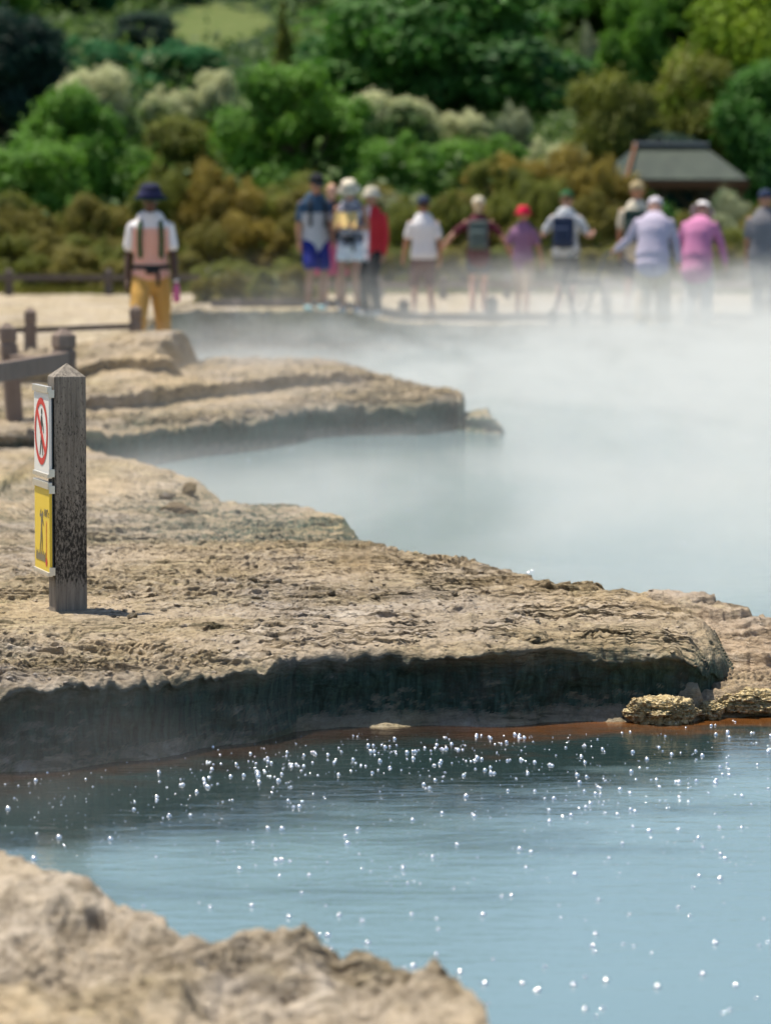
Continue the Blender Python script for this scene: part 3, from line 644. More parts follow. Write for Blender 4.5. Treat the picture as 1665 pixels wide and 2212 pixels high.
gp = [(SW*.27, cb2-.125)]+[(SW*.27+i*.012, cb2-.088-.010*(i % 3)+.004*(i % 2)) for i in range(16)]+[(SW*.27+15*.012, cb2-.125)]
flat(gp[::-1], .0012, 'ground_symbol', M_GRYF, s2)
tx = SW*.20
m = MB(); x = X0-.0062
for poly in ([(tx-.004, cb2-.12), (tx+.004, cb2-.12), (tx+.004, cb2+.03), (tx-.004, cb2+.03)], circ(.016, 20, tx, cb2-.125)):
    m.add([(x, -hs-.004+a, b) for a, b in poly], [tuple(range(len(poly)))]); x -= .0002
m.build('thermometer_symbol', M_RED, s2)
cu = bpy.data.curves.new('temperature_text', 'FONT'); cu.body = '100\u00b0c'; cu.size = .042; cu.extrude = .0004; cu.align_x = 'CENTER'
to = bpy.data.objects.new('tt', cu); COL.objects.link(to)
me = bpy.data.meshes.new_from_object(to.evaluated_get(bpy.context.evaluated_depsgraph_get())); bpy.data.objects.remove(to)
o = link('temperature_text', me, M_GRYF, s2, (X0-.0064, -hs-.004+.052, cb2+.045)); o.rotation_euler = (PI/2, 0, -PI/2)

# ================================================================ FENCES
def fpost(par, x, y, z0, z1, w, lean=0, rz=0, mat=None, name='post'):
    m = MB(); h = w/2; t_ = .35*w; v = []
    for z, k in ((z0-.15, 1), (z1-.16, 1), (z1-.155, .86), (z1-.135, .86), (z1-.13, 1), (z1-t_, 1), (z1, .25)):
        for sx, sy in ((-1, -1), (1, -1), (1, 1), (-1, 1)): v.append(Vector((sx*h*k, sy*h*k, z)))
    f = [(3, 2, 1, 0), (24, 25, 26, 27)]+[(j*4+k, j*4+(k+1) % 4, j*4+4+(k+1) % 4, j*4+4+k) for j in range(6) for k in range(4)]
    M = Matrix.Rotation(rz, 3, 'Z'); v = [M@q+Vector((x+lean*(z1-q.z), y, 0)) for q in v]
    return m.add(v, f).build(name, mat or M_TIMBER, par, bevel=.004)
def local(e, p): return Vector(p)-e.location
# near corner fence
d1 = 28.3; p = HY(15, 697, d1); e = empty('low_rail_fence', (p[0], d1, 0), 0, 'low grey timber corner fence with pyramid-topped posts behind the signpost', 'fence')
def L3(px, py, d): return local(e, HY(px, py, d))
a = L3(15, 697, d1); fpost(e, a.x, 0, -.05, p[2], .118, lean=.075, rz=.25)
b = L3(138, 710, 27.4); fpost(e, b.x, b.y, -.05, b.z, .135, rz=.5)
MB().bar(L3(24, 777, d1-.05), L3(140, 790, 27.5), .05, .085).build('rail', M_TIMBER, e, bevel=.004)
MB().bar(L3(-190, 836, 24.6), L3(142, 780, 27.3), .06, .13).build('rail', M_TIMBER, e, bevel=.004)
b = L3(-200, 800, 24.5); fpost(e, b.x, b.y, -.1, b.z, .13)
# farther low fence over the raised ledge
e = empty('low_rail_fence', HY(180, 740, 36)[:2]+(0,), 0, 'low grey timber fence with short square posts in front of the lone walker', 'fence')
for px, py, d in ((66, 664, 35.2), (293, 659, 36.4), (-160, 668, 34.4)):
    q = L3(px, py, d); fpost(e, q.x, q.y, .15, q.z, .115, rz=.1)
MB().bar(L3(-160, 712, 34.5), L3(66, 713, 35.2), .05, .05).build('rail', M_TIMBERD, e, bevel=.003)
MB().bar(L3(66, 713, 35.25), L3(293, 704, 36.4), .05, .05).build('rail', M_TIMBERD, e, bevel=.003)
# long fence behind the path
e = empty('path_fence', (0, 60.6, 0), 0, 'long dark post and rail fence between the path and the scrub', 'fence')
pp = [-195, 20, 235, 450, 665, 820, 957, 1095, 1310, 1480, 1665, 1850]; prev = None
for px in pp:
    q = L3(px, 580 if px < 500 else 596, 60.6); fpost(e, q.x, q.y, .28, q.z, .12, mat=M_TIMBERD)
    if prev is not None:
        MB().bar(prev+Vector((0, -.06, -.14)), q+Vector((0, -.06, -.14)), .05, .09).build('rail', M_TIMBERD if px < 500 else M_TIMBER, e)
    prev = q
# timber edging with short bollards at the pool side of the path
e = empty('boardwalk_edging', (0, 53, 0), 0, 'grey timber edging with short bollard posts along the far pool bank', 'edging')
for px in (510, 600, 730, 872, 1062, 1310, 1478, 1640):
    x = HY(px, 650, 53)[0]; g0 = float(far_h(x, 53)); zt = HY(px, 638 if px > 900 else 645, 53)[2]
    fpost(e, x, 0, g0-.3, zt, .15, mat=M_TIMBERD)
xa = [-2.4, -.75, .5, 2.5, 4.6, 7.5]
for x0, x1 in zip(xa[:-1], xa[1:]):
    MB().bar((x0, .02, float(far_h(x0, 53))+.03), (x1, .02, float(far_h(x1, 53))+.03), .14, .14).build('kerb_beam', M_TIMBERD, e, bevel=.008)

# ================================================================ SHELTER
d = 84; cz = HY(1446, 388, d); e = empty('shelter', (cz[0]+.02, d, float(hill_z(cz[0], d))), R(14), 'open timber picnic shelter with grey-green hip roof behind the walkers', 'shelter')
gz = e.location.z; ez = cz[2]-gz; rz_ = HY(0, 314, d)[2]-gz; hw = 1.36; hd = 1.2; rl = .78
t = NT('shelter_roof'); co = t.co(); n = t.noise(co, 2.2, 5, .65); wv = t.n('ShaderNodeTexWave'); wv.inputs['Scale'].default_value = 9; t.set(wv.inputs[0], co); wv.inputs['Distortion'].default_value = .3
c = t.mix(t.ramp(n, [(.4, 0.), (.7, 1.)]), (.014, .032, .024), (.04, .065, .045))
M_ROOF = t.surf(t.pbr(c, .7, 0, t.bump(wv.outputs[1], .4, .03)))
m = MB(); Rf = [(-hw, -hd, ez), (hw, -hd, ez), (hw, hd, ez), (-hw, hd, ez), (-rl, 0, rz_), (rl*.95, 0, rz_)]
Rb = [(x, y, z-.07) for x, y, z in Rf]
m.add(Rf+Rb, [(0, 1, 5, 4), (1, 2, 5), (2, 3, 4, 5), (3, 0, 4), (7, 6, 10, 11), (8, 7, 11), (9, 8, 11, 10), (6, 9, 10), (0, 6, 7, 1), (1, 7, 8, 2), (2, 8, 9, 3), (3, 9, 6, 0)])
rf = m.build('roof', M_ROOF, e)
MB().box((0, 0, rz_+.03), (2*rl+.1, .28, .07)).build('ridge_cap', plain('ridge_cap', (.34, .33, .33), .6), rf, bevel=.01)
M_FASC = plain('fascia_wood', (.16, .06, .02), .8); M_SHT = plain('shelter_wood', (.10, .07, .05), .9)
MB().bar((-hw-.03, -hd, ez-.02), (-rl-.03, -.03, rz_-.02), .06, .16).build('fascia_board', M_FASC, e)
MB().bar((-hw, -hd-.035, ez-.12), (hw, -hd-.035, ez-.12), .05, .14).build('fascia_board', M_FASC, e)
for sx in (-1, 1):
    for sy in (-1, 1):
        MB().box((sx*(hw-.45), sy*(hd-.3), ez/2-.1), (.16, .16, ez+.1)).build('post', M_SHT, e, bevel=.01)
        MB().bar((sx*(hw-.45), sy*(hd-.3), ez-.95), (sx*(hw-.02), sy*(hd-.3), ez-.2), .08, .10).build('brace', M_FASC if sx > 0 else M_SHT, e)
        MB().bar((sx*(hw-.45), sy*(hd-.3), ez-.8), (sx*(hw-1.05), sy*(hd-.3), ez-.16), .08, .10).build('brace', M_SHT, e)
MB().box((0, -hd+.3, ez-.16), (2*hw-.2, .12, .16)).build('beam', M_SHT, e); MB().box((0, hd-.3, ez-.16), (2*hw-.2, .12, .16)).build('beam', M_SHT, e)

# ================================================================ PEOPLE
SK = {'dark': plain('skin_dark', (.075, .038, .022), .55, 0, .08, 12, .05), 'tan': plain('skin_tan', (.42, .20, .12), .55, 0, .08, 12, .05), 'light': plain('skin_light', (.58, .33, .24), .55, 0, .06, 12, .05)}
def striped():
    t = NT('striped_knit'); co = t.co(); z = t.sep(co)[2]
    s = t.math('GREATER_THAN', t.math('FRACT', t.math('MULTIPLY', z, 34)), .72)
    up = t.math('GREATER_THAN', z, 1.37); wht = t.math('MULTIPLY', t.math('GREATER_THAN', t.math('ABSOLUTE', t.sep(co)[0]), .175), t.math('GREATER_THAN', z, 1.0))
    c = t.mix(s, (.72, .34, .27), (.80, .62, .55)); c = t.mix(up, c, (.78, .76, .78)); c = t.mix(wht, c, (.85, .84, .87))
    return t.surf(t.pbr(c, .9, 0, t.bump(t.noise(co, 7, 3), .5, .03), spec=.2))
def twotone():
    t = NT('two_tone_shirt'); co = t.co(); x, y, z = t.sep(co)
    up = t.math('MAXIMUM', t.math('GREATER_THAN', z, 1.27), t.math('GREATER_THAN', t.math('ABSOLUTE', x), .20))
    c = t.mix(up, (.56, .52, .54), (.045, .085, .15)); return t.surf(t.pbr(c, .9, 0, t.bump(t.noise(co, 7, 3), .5, .03), spec=.2))
def printed(name, a, b, s=26, th=.5):
    t = NT(name); co = t.co(); c = t.mix(t.ramp(t.noise(co, s, 2), [(th-.04, 0.), (th+.04, 1.)]), a, b)
    return t.surf(t.pbr(c, .9, 0, t.bump(t.noise(co, 7, 3), .5, .03), spec=.2))
def redwhite():
    t = NT('red_white_jacket'); co = t.co(); x = t.sep(co)[0]
    c = t.mix(t.math('GREATER_THAN', x, .03), (.74, .66, .70), (.55, .02, .03)); return t.surf(t.pbr(c, .85, 0, t.bump(t.noise(co, 7, 3), .5, .03)))
def person(px, top_y, d, face, label, H=None, skin='tan', lean=0, hunch=0, armL=None, armR=None, feet=((-.10, 0), (.10, 0)), shirt=None, sleeve='short', hem=.90, pants=None, plen=.5, skirt=None,
           hat=None, hair=None, shoes=(.5, .5, .5), pack=None, straps=None, fat=1.0, belt=None, headdown=0, gz=None, pants_fat=0):
    x, y, zt = HY(px, top_y, d); g0 = float(far_h(x, y)) if gz is None else gz
    H = H or (zt-g0); k = H/1.77 if not lean and not hunch else (H/1.77)
    o = empty('tmp', (0, 0, 0)); bpy.data.objects.remove(o)
    rl_ = Matrix.Rotation(lean, 3, 'X')       # positive leans toward -Y (forward)
    hip = Vector((0, 0, .93))
    def tp(p, extra=0):
        v = Vector(p)-hip
        if hunch and p[2] > 1.15:
            w = Vector((0, 0, 1.15))-hip; v = w+Matrix.Rotation(hunch*min((p[2]-1.15)/.3, 1), 3, 'X')@(Vector(p)-Vector((0, 0, 1.15)))
        return hip+rl_@v
    def spine(gr=0, z0=.86, z1=1.44):
        pr = [(.84, .150, .105), (.93, .168, .118), (1.02, .150, .108), (1.12, .140, .102), (1.22, .152, .110), (1.32, .168, .115), (1.40, .165, .100), (1.455, .115, .078)]
        pr = [(z, (a*fat if z < 1.25 else a*(1+(fat-1)*.6))+gr, b*fat+gr) for z, a, b in pr if z0-.03 <= z <= z1+.03]
        return [tp((0, .005, z)) for z, _, _ in pr], [(a, b) for _, a, b in pr]
    head_c = Vector((0, -.02, 1.645)); nb = tp((0, 0, 1.46)); HR = rl_@Matrix.Rotation(hunch, 3, 'X')@Matrix.Rotation(headdown-lean*.5-hunch*.5, 3, 'X')
    def hp(p): return nb+HR@(Vector(p)-Vector((0, 0, 1.46)))
    b = MB(); pts, rr = spine(); b.tube(pts, rr, 16)
    b.tube([tp((0, 0, 1.42)), hp((0, -.005, 1.52)), hp((0, -.012, 1.58))], [.066, .056, .056], 12)
    b.ell(hp((0, -.01, 1.665)), (.076, .094, .102), rot=HR); b.ell(hp((0, -.042, 1.60)), (.055, .058, .058), rot=HR)
    b.ell(hp((0, -.108, 1.63)), (.012, .018, .022), rot=HR, n=8, m=5)
    for sx in (-1, 1): b.ell(hp((sx*.078, .0, 1.645)), (.012, .022, .032), rot=HR, n=8, m=5)
    arms = {}
    dflt = (Vector((.15, .03, -1)), Vector((.03, -.2, -1)))
    for sx, A in ((-1, armL), (1, armR)):
        A = A or dflt; u = Vector(A[0]); f = Vector(A[1]); u.x *= sx; f.x *= sx; u.normalize(); f.normalize()
        s0 = tp((sx*.175*(1+(fat-1)*.5), .0, 1.395)); el = s0+u*.285; wr = el+f*.245; arms[sx] = (s0, el, wr, f)
        b.tube([tp((sx*.09, 0, 1.39)), s0, s0+u*.14, el, el+f*.08, wr], [.055, .054*fat**.5, .046*fat**.5, .037, .038, .026], 12)
        # hand: palm, five fingers slightly curled
        inn = Vector((-sx, 0, 0)); inn = (inn-f*inn.dot(f)).normalized(); side = f.cross(inn).normalized()
        fwd = side if side.y < 0 else -side
        palm = wr+f*.055; b.tube([wr+f*.01, palm, wr+f*.088], [(.024, .024), (.028, .022), (.026, .018)], 10)
        for q, ln in ((-.030, .052), (-.010, .064), (.010, .068), (.030, .060)):
            r0 = wr+f*.086+fwd*(-q); b.tube([r0, r0+f*ln*.55+inn*.008, r0+f*ln*.8+inn*.030], [.0095, .0088, .0075], 8)
        r0 = wr+f*.035+fwd*.026; b.tube([r0, r0+fwd*.022+f*.026, r0+fwd*.026+f*.052+inn*.012], [.012, .0105, .0085], 8)
    legs = {}
    for sx, (fx, fy) in zip((-1, 1), feet):
        h0 = Vector((sx*.088, 0, .90)); an = Vector((fx, fy, .085)); mid = (h0+an)/2; L2 = .43; dd = (an-h0).length/2; bend = math.sqrt(max(L2*L2-dd*dd, .0004))
        kn = mid+Vector((0, -bend, .02)); legs[sx] = (h0, kn, an)
        b.tube([h0, h0.lerp(kn, .5), kn, kn.lerp(an, .35)+Vector((0, .012, 0)), an, an+Vector((0, 0, -.03))], [.088*fat**.5, .074*fat**.5, .054, .053, .035, .034], 12)
        b.tube([an+Vector((0, .02, -.045)), an+Vector((0, -.11, -.055)), ], [.034, .028], 10)
    body = b.build('person', SK[skin], None, fuse=.0072, smit=2)
    body.location = (x, y, g0); body.rotation_euler = (0, 0, R(face)); body.scale = (k, k, k); tag(body, label, 'person')
    P = body
    if shirt:
        s = MB(); pts, rr = spine(.022, z0=hem-.03 if hem > .86 else .84, z1=1.455)
        if hem < .86:
            pts = [tp((0, .005, hem))]+pts; rr = [(rr[0][0]+.02, rr[0][1]+.02)]+rr
        s.tube(pts, rr, 18)
        for sx in (-1, 1):
            s0, el, wr, f = arms[sx]; u = (el-s0)
            if sleeve == 'short': s.tube([tp((sx*.10, 0, 1.40)), s0+Vector((0, 0, -.012)), s0+u*.42, s0+u*.70], [.060, .060*fat**.5, .058*fat**.5, .061], 12)
            elif sleeve == 'long': s.tube([tp((sx*.10, 0, 1.395)), s0, s0+u*.5, el, el+f*.1, wr-f*.01], [.070, .070*fat**.5, .068, .058, .055, .045], 12)
        s.build('shirt', shirt, P, fuse=.012, smit=6)
    if pants:
        tz = .92 if lean > .15 else 1.0; s = MB(); s.tube([(0, .005, .86), (0, .005, .90), (0, .005, tz)], [(.175*fat, .128*fat), (.176*fat, .128*fat), (.158*fat, .118*fat)], 18)
        for sx in (-1, 1):
            h0, kn, an = legs[sx]; gr = .022+pants_fat
            if plen < 1:
                e_ = h0.lerp(kn, plen); s.tube([h0, h0.lerp(kn, plen*.5), e_], [.098*fat**.5, .088*fat**.5+gr*.5, .078+gr], 14)
            else:
                q = kn.lerp(an, min(plen-1, 1)); s.tube([h0, h0.lerp(kn, .5), kn, kn.lerp(q, .5), q], [.098*fat**.5, .084+gr, .062+gr, .058+gr, .048+gr], 14)
        s.build('trousers' if plen > 1 else 'shorts', pants, P, fuse=.012, smit=5)
    if skirt:
        s = MB(); prof = [(.135, 1.0), (.17, .92), (.20, .75), (.235, .58), (.26, skirt[1]), (.24, skirt[1]+.004), (.12, .98)]
        s.lathe(prof, n=40, sy=.8)
        for i, v in enumerate(s.v):
            a_ = math.atan2(v[1], v[0]); w_ = 1+.06*math.sin(9*a_)*(1-v[2]); s.v[i] = (v[0]*w_, v[1]*w_, v[2])
        s.build('skirt', skirt[0], P, True)
    for sx in (-1, 1):
        h0, kn, an = legs[sx]; s = MB(); s.tube([an+Vector((0, .035, -.05)), an+Vector((0, -.04, -.048)), an+Vector((0, -.135, -.062))], [(.040, .040), (.044, .036), (.040, .024)], 12)
        s.build('shoe', fabric('shoe_%d%d%d' % tuple(int(c*99) for c in shoes), shoes, .1), P, True)
    if hair:
        s = MB(); s.ell(hp((0, .012, 1.685)), (.088, .098, .095), rot=HR)
        for q in range(hair[1]): s.ell(hp((0, .065, 1.64-.04*q)), (.07-.004*q, .045, .05), rot=HR)
        hm = s.build('hair', fabric('hair_%d' % int(hair[0][0]*999), hair[0], .8), P, fuse=.012)
    if hat:
        kind, mat = hat[0], hat[1]; s = MB()
        if kind == 'cap':
            s.lathe([(.094, .0), (.098, .035), (.088, .075), (.055, .108), (.012, .12), (.0, .12)], hp((0, -.005, 1.685)), sy=1.12, rot=HR)
            s.ell(hp((0, -.125, 1.692)), (.075, .075, .008), rot=HR@Matrix.Rotation(.15, 3, 'X'))
        elif kind == 'bucket':
            s.lathe([(.160, -.030), (.165, -.028), (.104, .020), (.100, .055), (.090, .095), (.050, .112), (.0, .115)], hp((0, -.005, 1.685)), sy=1.1, rot=HR)
        ho = s.build('hat', mat, P, True)
        if len(hat) > 2:
            s = MB(); s.lathe([(.108, .012), (.110, .035), (.103, .036)], hp((0, -.005, 1.685)), sy=1.1, rot=HR); s.build('hat_band', hat[2], ho, True)
        if len(hat) > 3:
            s = MB(); s.lathe([(.163, -.034), (.172, -.030), (.166, -.024)], hp((0, -.005, 1.685)), sy=1.1, rot=HR); s.build('brim_trim', hat[3], ho, True)
    if abs(face) < 80:
        for sx in (-1, 1): MB().ell(hp((sx*.031, -.098, 1.662)), (.013, .010, .008), rot=HR, n=10, m=6).build('eye', plain('eye', (.05, .04, .04), .3), P, True)
        MB().ell(hp((0, -.101, 1.588)), (.024, .008, .006), rot=HR, n=10, m=6).build('mouth', plain('lips', (.28, .10, .09), .6), P, True)
    if pack:
        s = MB(); s.box((0, 0, 0), (.29, .15, .44)); bm_ = s
        s.box((0, .085, -.06), (.22, .06, .24))
        pk = s.build('backpack', pack, P, fuse=.016, smit=10)
        c_ = tp((0, .20*fat**.5, 1.20)); pk.location = c_; pk.rotation_euler = (lean+hunch*.6, 0, 0)
        straps = straps or pack
    if straps:
        for sx in (-1, 1):
            s = MB(); q = [tp((sx*.10, -.135, 1.10)), tp((sx*.105, -.155, 1.25)), tp((sx*.10, -.125, 1.40)), tp((sx*.085, -.02, 1.475)), tp((sx*.09, .11, 1.40)), tp((sx*.09, .15, 1.30))]
            s.tube(q, [(.022, .012)]*6, 10); s.build('strap', straps, P, True)
    if belt:
        s = MB(); s.lathe([(.178*fat, -.022), (.186*fat, 0), (.178*fat, .022)], (0, .005, 1.0), sy=.76, n=32); bo = s.build('belt', belt, P, True)
        MB().box((.0, -.145, .97), (.10, .04, .07)).build('pouch', belt, bo, bevel=.01)
        MB().box((.07, -.15, .90), (.03, .015, .17)).build('loose_strap', belt, bo, bevel=.004)
    P['_'] = 0; del P['_']
    bpy.context.view_layer.update()
    Mw = Matrix.Translation(body.location)@Matrix.Rotation(R(face), 4, 'Z')@Matrix.Scale(k, 4)
    return body, {s: Mw@(arms[s][2]+arms[s][3]*.08) for s in (-1, 1)}
V3 = lambda *a: Vector(a)
CR = fabric('cream_cloth', (.66, .60, .48)); NAVY = fabric('navy_cloth', (.03, .045, .09)); BLK = fabric('black_cloth', (.022, .024, .028)); WHT = fabric('white_cloth', (.78, .76, .78))
GRN = fabric('green_strap', (.02, .075, .02)); MUS = fabric('mustard_cloth', (.56, .33, .09)); LAV = fabric('lavender_cloth', (.46, .42, .54)); PNK = fabric('pink_cloth', (.56, .22, .40))
p1, h1 = person(325, 403, 37.0, 4, 'person walking alone in a pink striped top, mustard trousers and brimmed hat', H=1.78, gz=.01, skin='dark', shirt=striped(), pants=MUS, plen=1.95, hat=('bucket', fabric('hat_navy', (.022, .025, .06)), fabric('hat_blue', (.05, .05, .14)), GRN),
    straps=GRN, belt=BLK, armL=(V3(.13, .12, -1), V3(.05, -.3, -1)), armR=(V3(.14, -.12, -1), V3(.10, -.35, -1)), feet=((-.15, -.14), (.14, .22)), hem=.98, lean=.03, headdown=.1, pants_fat=-.006)
p2, _ = person(680, 377, 51.2, 18, 'person in black cap, navy and grey shirt and blue shorts, heading the cluster', shirt=twotone(), pants=fabric('royal_shorts', (.02, .03, .22)), plen=.78, hat=('cap', BLK), straps=BLK, headdown=.35, shoes=(.25, .45, .48), feet=((-.13, -.1), (.12, .12)), hair=((.03, .02, .015), 0), armR=(V3(.12, -.2, -1), V3(-.1, -.6, -.8)))
person(716, 396, 53.0, 10, 'person half hidden behind the grey and navy shirt, black top and pink skirt', skin='light', shirt=BLK, skirt=(fabric('pink_skirt', (.62, .10, .20)), .45), hair=((.33, .22, .10), 3))
p4, h4 = person(757, 389, 51.0, -12, 'person in cream sun hat and sleeveless print top reading a yellow map', shirt=printed('print_top', (.45, .45, .52), (.10, .11, .17), 22), sleeve='none', pants=WHT, plen=.42, hat=('bucket', CR, fabric('hat_band_grey', (.25, .23, .22))), belt=BLK, armL=(V3(.22, -.05, -1), V3(-.45, -1, .12)), armR=(V3(.22, -.05, -1), V3(-.5, -1, .12)), headdown=.45, hem=.93, hair=((.12, .07, .04), 1))
person(803, 408, 52.2, -32, 'person in pale hat and red and white jacket at the edge of the cluster', shirt=redwhite(), sleeve='long', hem=.82, pants=BLK, plen=1.9, hat=('bucket', CR))
person(915, 428, 55.5, 190, 'person seen from behind in plain white t-shirt and dark navy cap', shirt=WHT, pants=fabric('maroon_shorts', (.13, .075, .08)), plen=1.1, hat=('cap', NAVY), fat=1.12, hem=.84, lean=.04, hair=((.08, .05, .03), 0), feet=((-.11, .12), (.12, -.14)), armL=(V3(.22, .05, -1), V3(.05, -.15, -1)), armR=(V3(.26, -.15, -1), V3(.12, -.3, -1)))
person(1033, 428, 55.8, 178, 'person seen from behind with both arms held out, grey backpack and maroon top', skin='light', shirt=fabric('maroon_top', (.12, .03, .045)), pants=fabric('slate_shorts', (.07, .09, .12)), plen=.5, hat=('cap', CR), hair=((.50, .38, .22), 3), pack=fabric('grey_pack', (.10, .135, .13)), armL=(V3(.75, 0, -.8), V3(.55, -.1, -.85)), armR=(V3(.85, 0, -.7), V3(.6, -.1, -.8)), hem=.88, feet=((-.09, -.10), (.08, .14)), lean=.05, headdown=.2)
person(1130, 448, 55.6, 160, 'small person in crimson hat and mauve top striding away', skin='tan', shirt=fabric('mauve_top', (.27, .15, .27)), pants=fabric('tan_capri', (.38, .28, .19)), plen=1.25, hat=('bucket', fabric('crimson_hat', (.72, .02, .07))), feet=((-.15, .30), (.17, -.22)), armL=(V3(.3, -.1, -1), V3(.1, -.3, -1)), armR=(V3(.35, .1, -1), V3(-.2, -.6, -.8)), shoes=(.06, .06, .08))
person(1222, 414, 55.0, 168, 'person in green cap and white print shirt with a navy backpack', feet=((-.10, .14), (.12, -.08)), headdown=.3, skin='light', shirt=printed('print_shirt', (.62, .64, .66), (.20, .24, .30), 30, .56), pants=fabric('charcoal_shorts', (.045, .055, .055)), plen=.9, hat=('cap', fabric('green_cap', (.02, .12, .05))), pack=NAVY, fat=1.08, armL=(V3(.55, .1, -1), V3(.1, -1, .15)), armR=(V3(.6, .1, -1), V3(.05, -1, .2)), hem=.84, hair=((.2, .12, .07), 0))
person(1375, 396, 56.0, 170, 'person in tan cap and cream shirt half hidden behind the lavender shirt', skin='tan', shirt=CR, pants=fabric('slate_shorts2', (.09, .10, .14)), plen=.8, hat=('cap', fabric('tan_cap', (.42, .34, .2))), pack=fabric('dark_green_pack', (.03, .055, .05)), armL=(V3(.3, 0, -1), V3(.15, -.2, -1)), feet=((-.14, 0), (.12, .1)), fat=1.1)
p11, h11 = person(1410, 411, 50.4, 172, 'person in lavender long-sleeved shirt and cream trousers leaning on a walker', skin='light', shirt=LAV, sleeve='long', pants=fabric('cream_trousers', (.56, .46, .34)), plen=1.95, hat=('cap', fabric('lilac_cap', (.66, .62, .70))), lean=.26, hunch=.42, headdown=.3, fat=1.25, hem=.80, H=1.80, gz=.07, armR=(V3(.62, -.5, -1), V3(.75, -.6, -.55)), armL=(V3(.3, -.2, -1), V3(.1, -.4, -1)), feet=((-.14, -.05), (.14, .05)), pants_fat=.025)
person(1506, 419, 51.5, 166, 'person in white hat and loose pink shirt bending forward', skin='light', shirt=PNK, sleeve='long', pants=fabric('pale_trousers', (.55, .53, .50)), plen=1.9, hat=('bucket', WHT), lean=.26, hunch=.45, headdown=.35, fat=1.18, hem=.70, H=1.74, gz=.08, armL=(V3(.38, -.1, -1), V3(.2, -.2, -1)), armR=(V3(.36, -.1, -1), V3(.1, -.3, -1)), feet=((-.12, 0), (.12, 0)), pants_fat=.02)
person(1652, 424, 50.6, 172, 'person in navy cap and grey t-shirt cut off by the frame edge', skin='tan', shirt=fabric('grey_tee', (.17, .17, .19)), pants=fabric('grey_trousers', (.14, .15, .16)), plen=1.9, hat=('cap', NAVY), fat=1.22, H=1.76, hunch=.15, hem=.82, armL=(V3(.55, 0, -1), V3(.1, -.6, -.8)))
# held things
c = (h4[-1]+h4[1])/2; m = MB(); w_, h_ = .30, .24
vs = [(-w_/2, -.02, 0), (-w_/4, .02, .0), (0, -.01, 0), (w_/4, .02, 0), (w_/2, -.02, 0)]; vv = [(x, y, z) for z in (0, h_) for x, y, _ in vs]+[(x, y+.002, z) for z in (0, h_) for x, y, _ in vs]
m.add(vv, [(i, i+1, i+6, i+5) for i in range(4)]+[(i+15, i+16, i+11, i+10) for i in range(4)]+[(0, 5, 15, 10), (4, 14, 19, 9)]+[(i+10, i+11, i+1, i) for i in range(4)]+[(i+5, i+6, i+16, i+15) for i in range(4)])
o = m.build('folded_map', plain('map_paper', (.72, .52, .20), .8, 0, .15, 9)); o.location = c+Vector((.0, -.03, -.02)); o.rotation_euler = (-.5, 0, R(-12)); tag(o, 'unfolded yellow map held open in both hands', 'map')
m = MB(); m.lathe([(0, -.09), (.032, -.09), (.034, -.08), (.034, .05), (.018, .08), (.016, .10), (0, .10)], n=20)
o = m.build('bottle', plain('pink_bottle', (.62, .12, .28), .4), smooth=True); o.location = h1[1]+Vector((.0, -.03, -.05)); tag(o, 'pink drink bottle hanging from the lone walker\'s hand', 'bottle')
MB().lathe([(.017, .10), (.022, .10), (.022, .125), (0, .128)], n=16).build('cap', M_WHITE, o, True)
# walker / pushchair
hp_ = h11[1]; e = empty('rollator', (hp_.x-.41, hp_.y+.29, .08), R(25), 'dark metal rollator walker with wire basket in front of the lavender shirt', 'walker')
M_DM = plain('dark_metal', (.05, .07, .10), .35, .6); M_TY = plain('tyre', (.02, .02, .02), .9)
hz = hp_.z-.08
for sx in (-1, 1):
    m = MB(); m.tube([(sx*.25, .32, .12), (sx*.25, .05, .52), (sx*.25, -.20, hz-.04), (sx*.25, -.34, hz)], .016, 8); m.tube([(sx*.25, -.30, .10), (sx*.25, -.08, .56)], .014, 8)
    m.build('side_frame', M_DM, e, fuse=0, smooth=True)
    MB().tube([(sx*.25, -.34, hz), (sx*.25, -.44, hz-.01)], .021, 10).build('hand_grip', M_TY, e, True)
    for yy in (.32, -.30):
        prof = [(.075, -.018), (.10, -.014), (.10, .014), (.075, .018), (.075, -.018)]
        MB().lathe(prof, (sx*.25, yy, .10), 20, rot=Matrix.Rotation(PI/2, 3, 'Y')).build('wheel', M_TY, e, True)
MB().box((0, .0, .56), (.48, .26, .035)).build('seat', M_TY, e, bevel=.01)
m = MB()
for i in range(7): m.bar((-.2+i*.4/6, .12, .26), (-.2+i*.4/6, .12, .46), .006, .006); m.bar((-.2+i*.4/6, .12, .26), (-.2+i*.4/6, -.12, .26), .006, .006)
for i in range(4): m.bar((-.2, .12, .26+i*.2/3), (.2, .12, .26+i*.2/3), .006, .006); m.bar((-.2, -.12+i*.08, .26), (.2, -.12+i*.08, .26), .006, .006)
m.build('basket', M_DM, e)

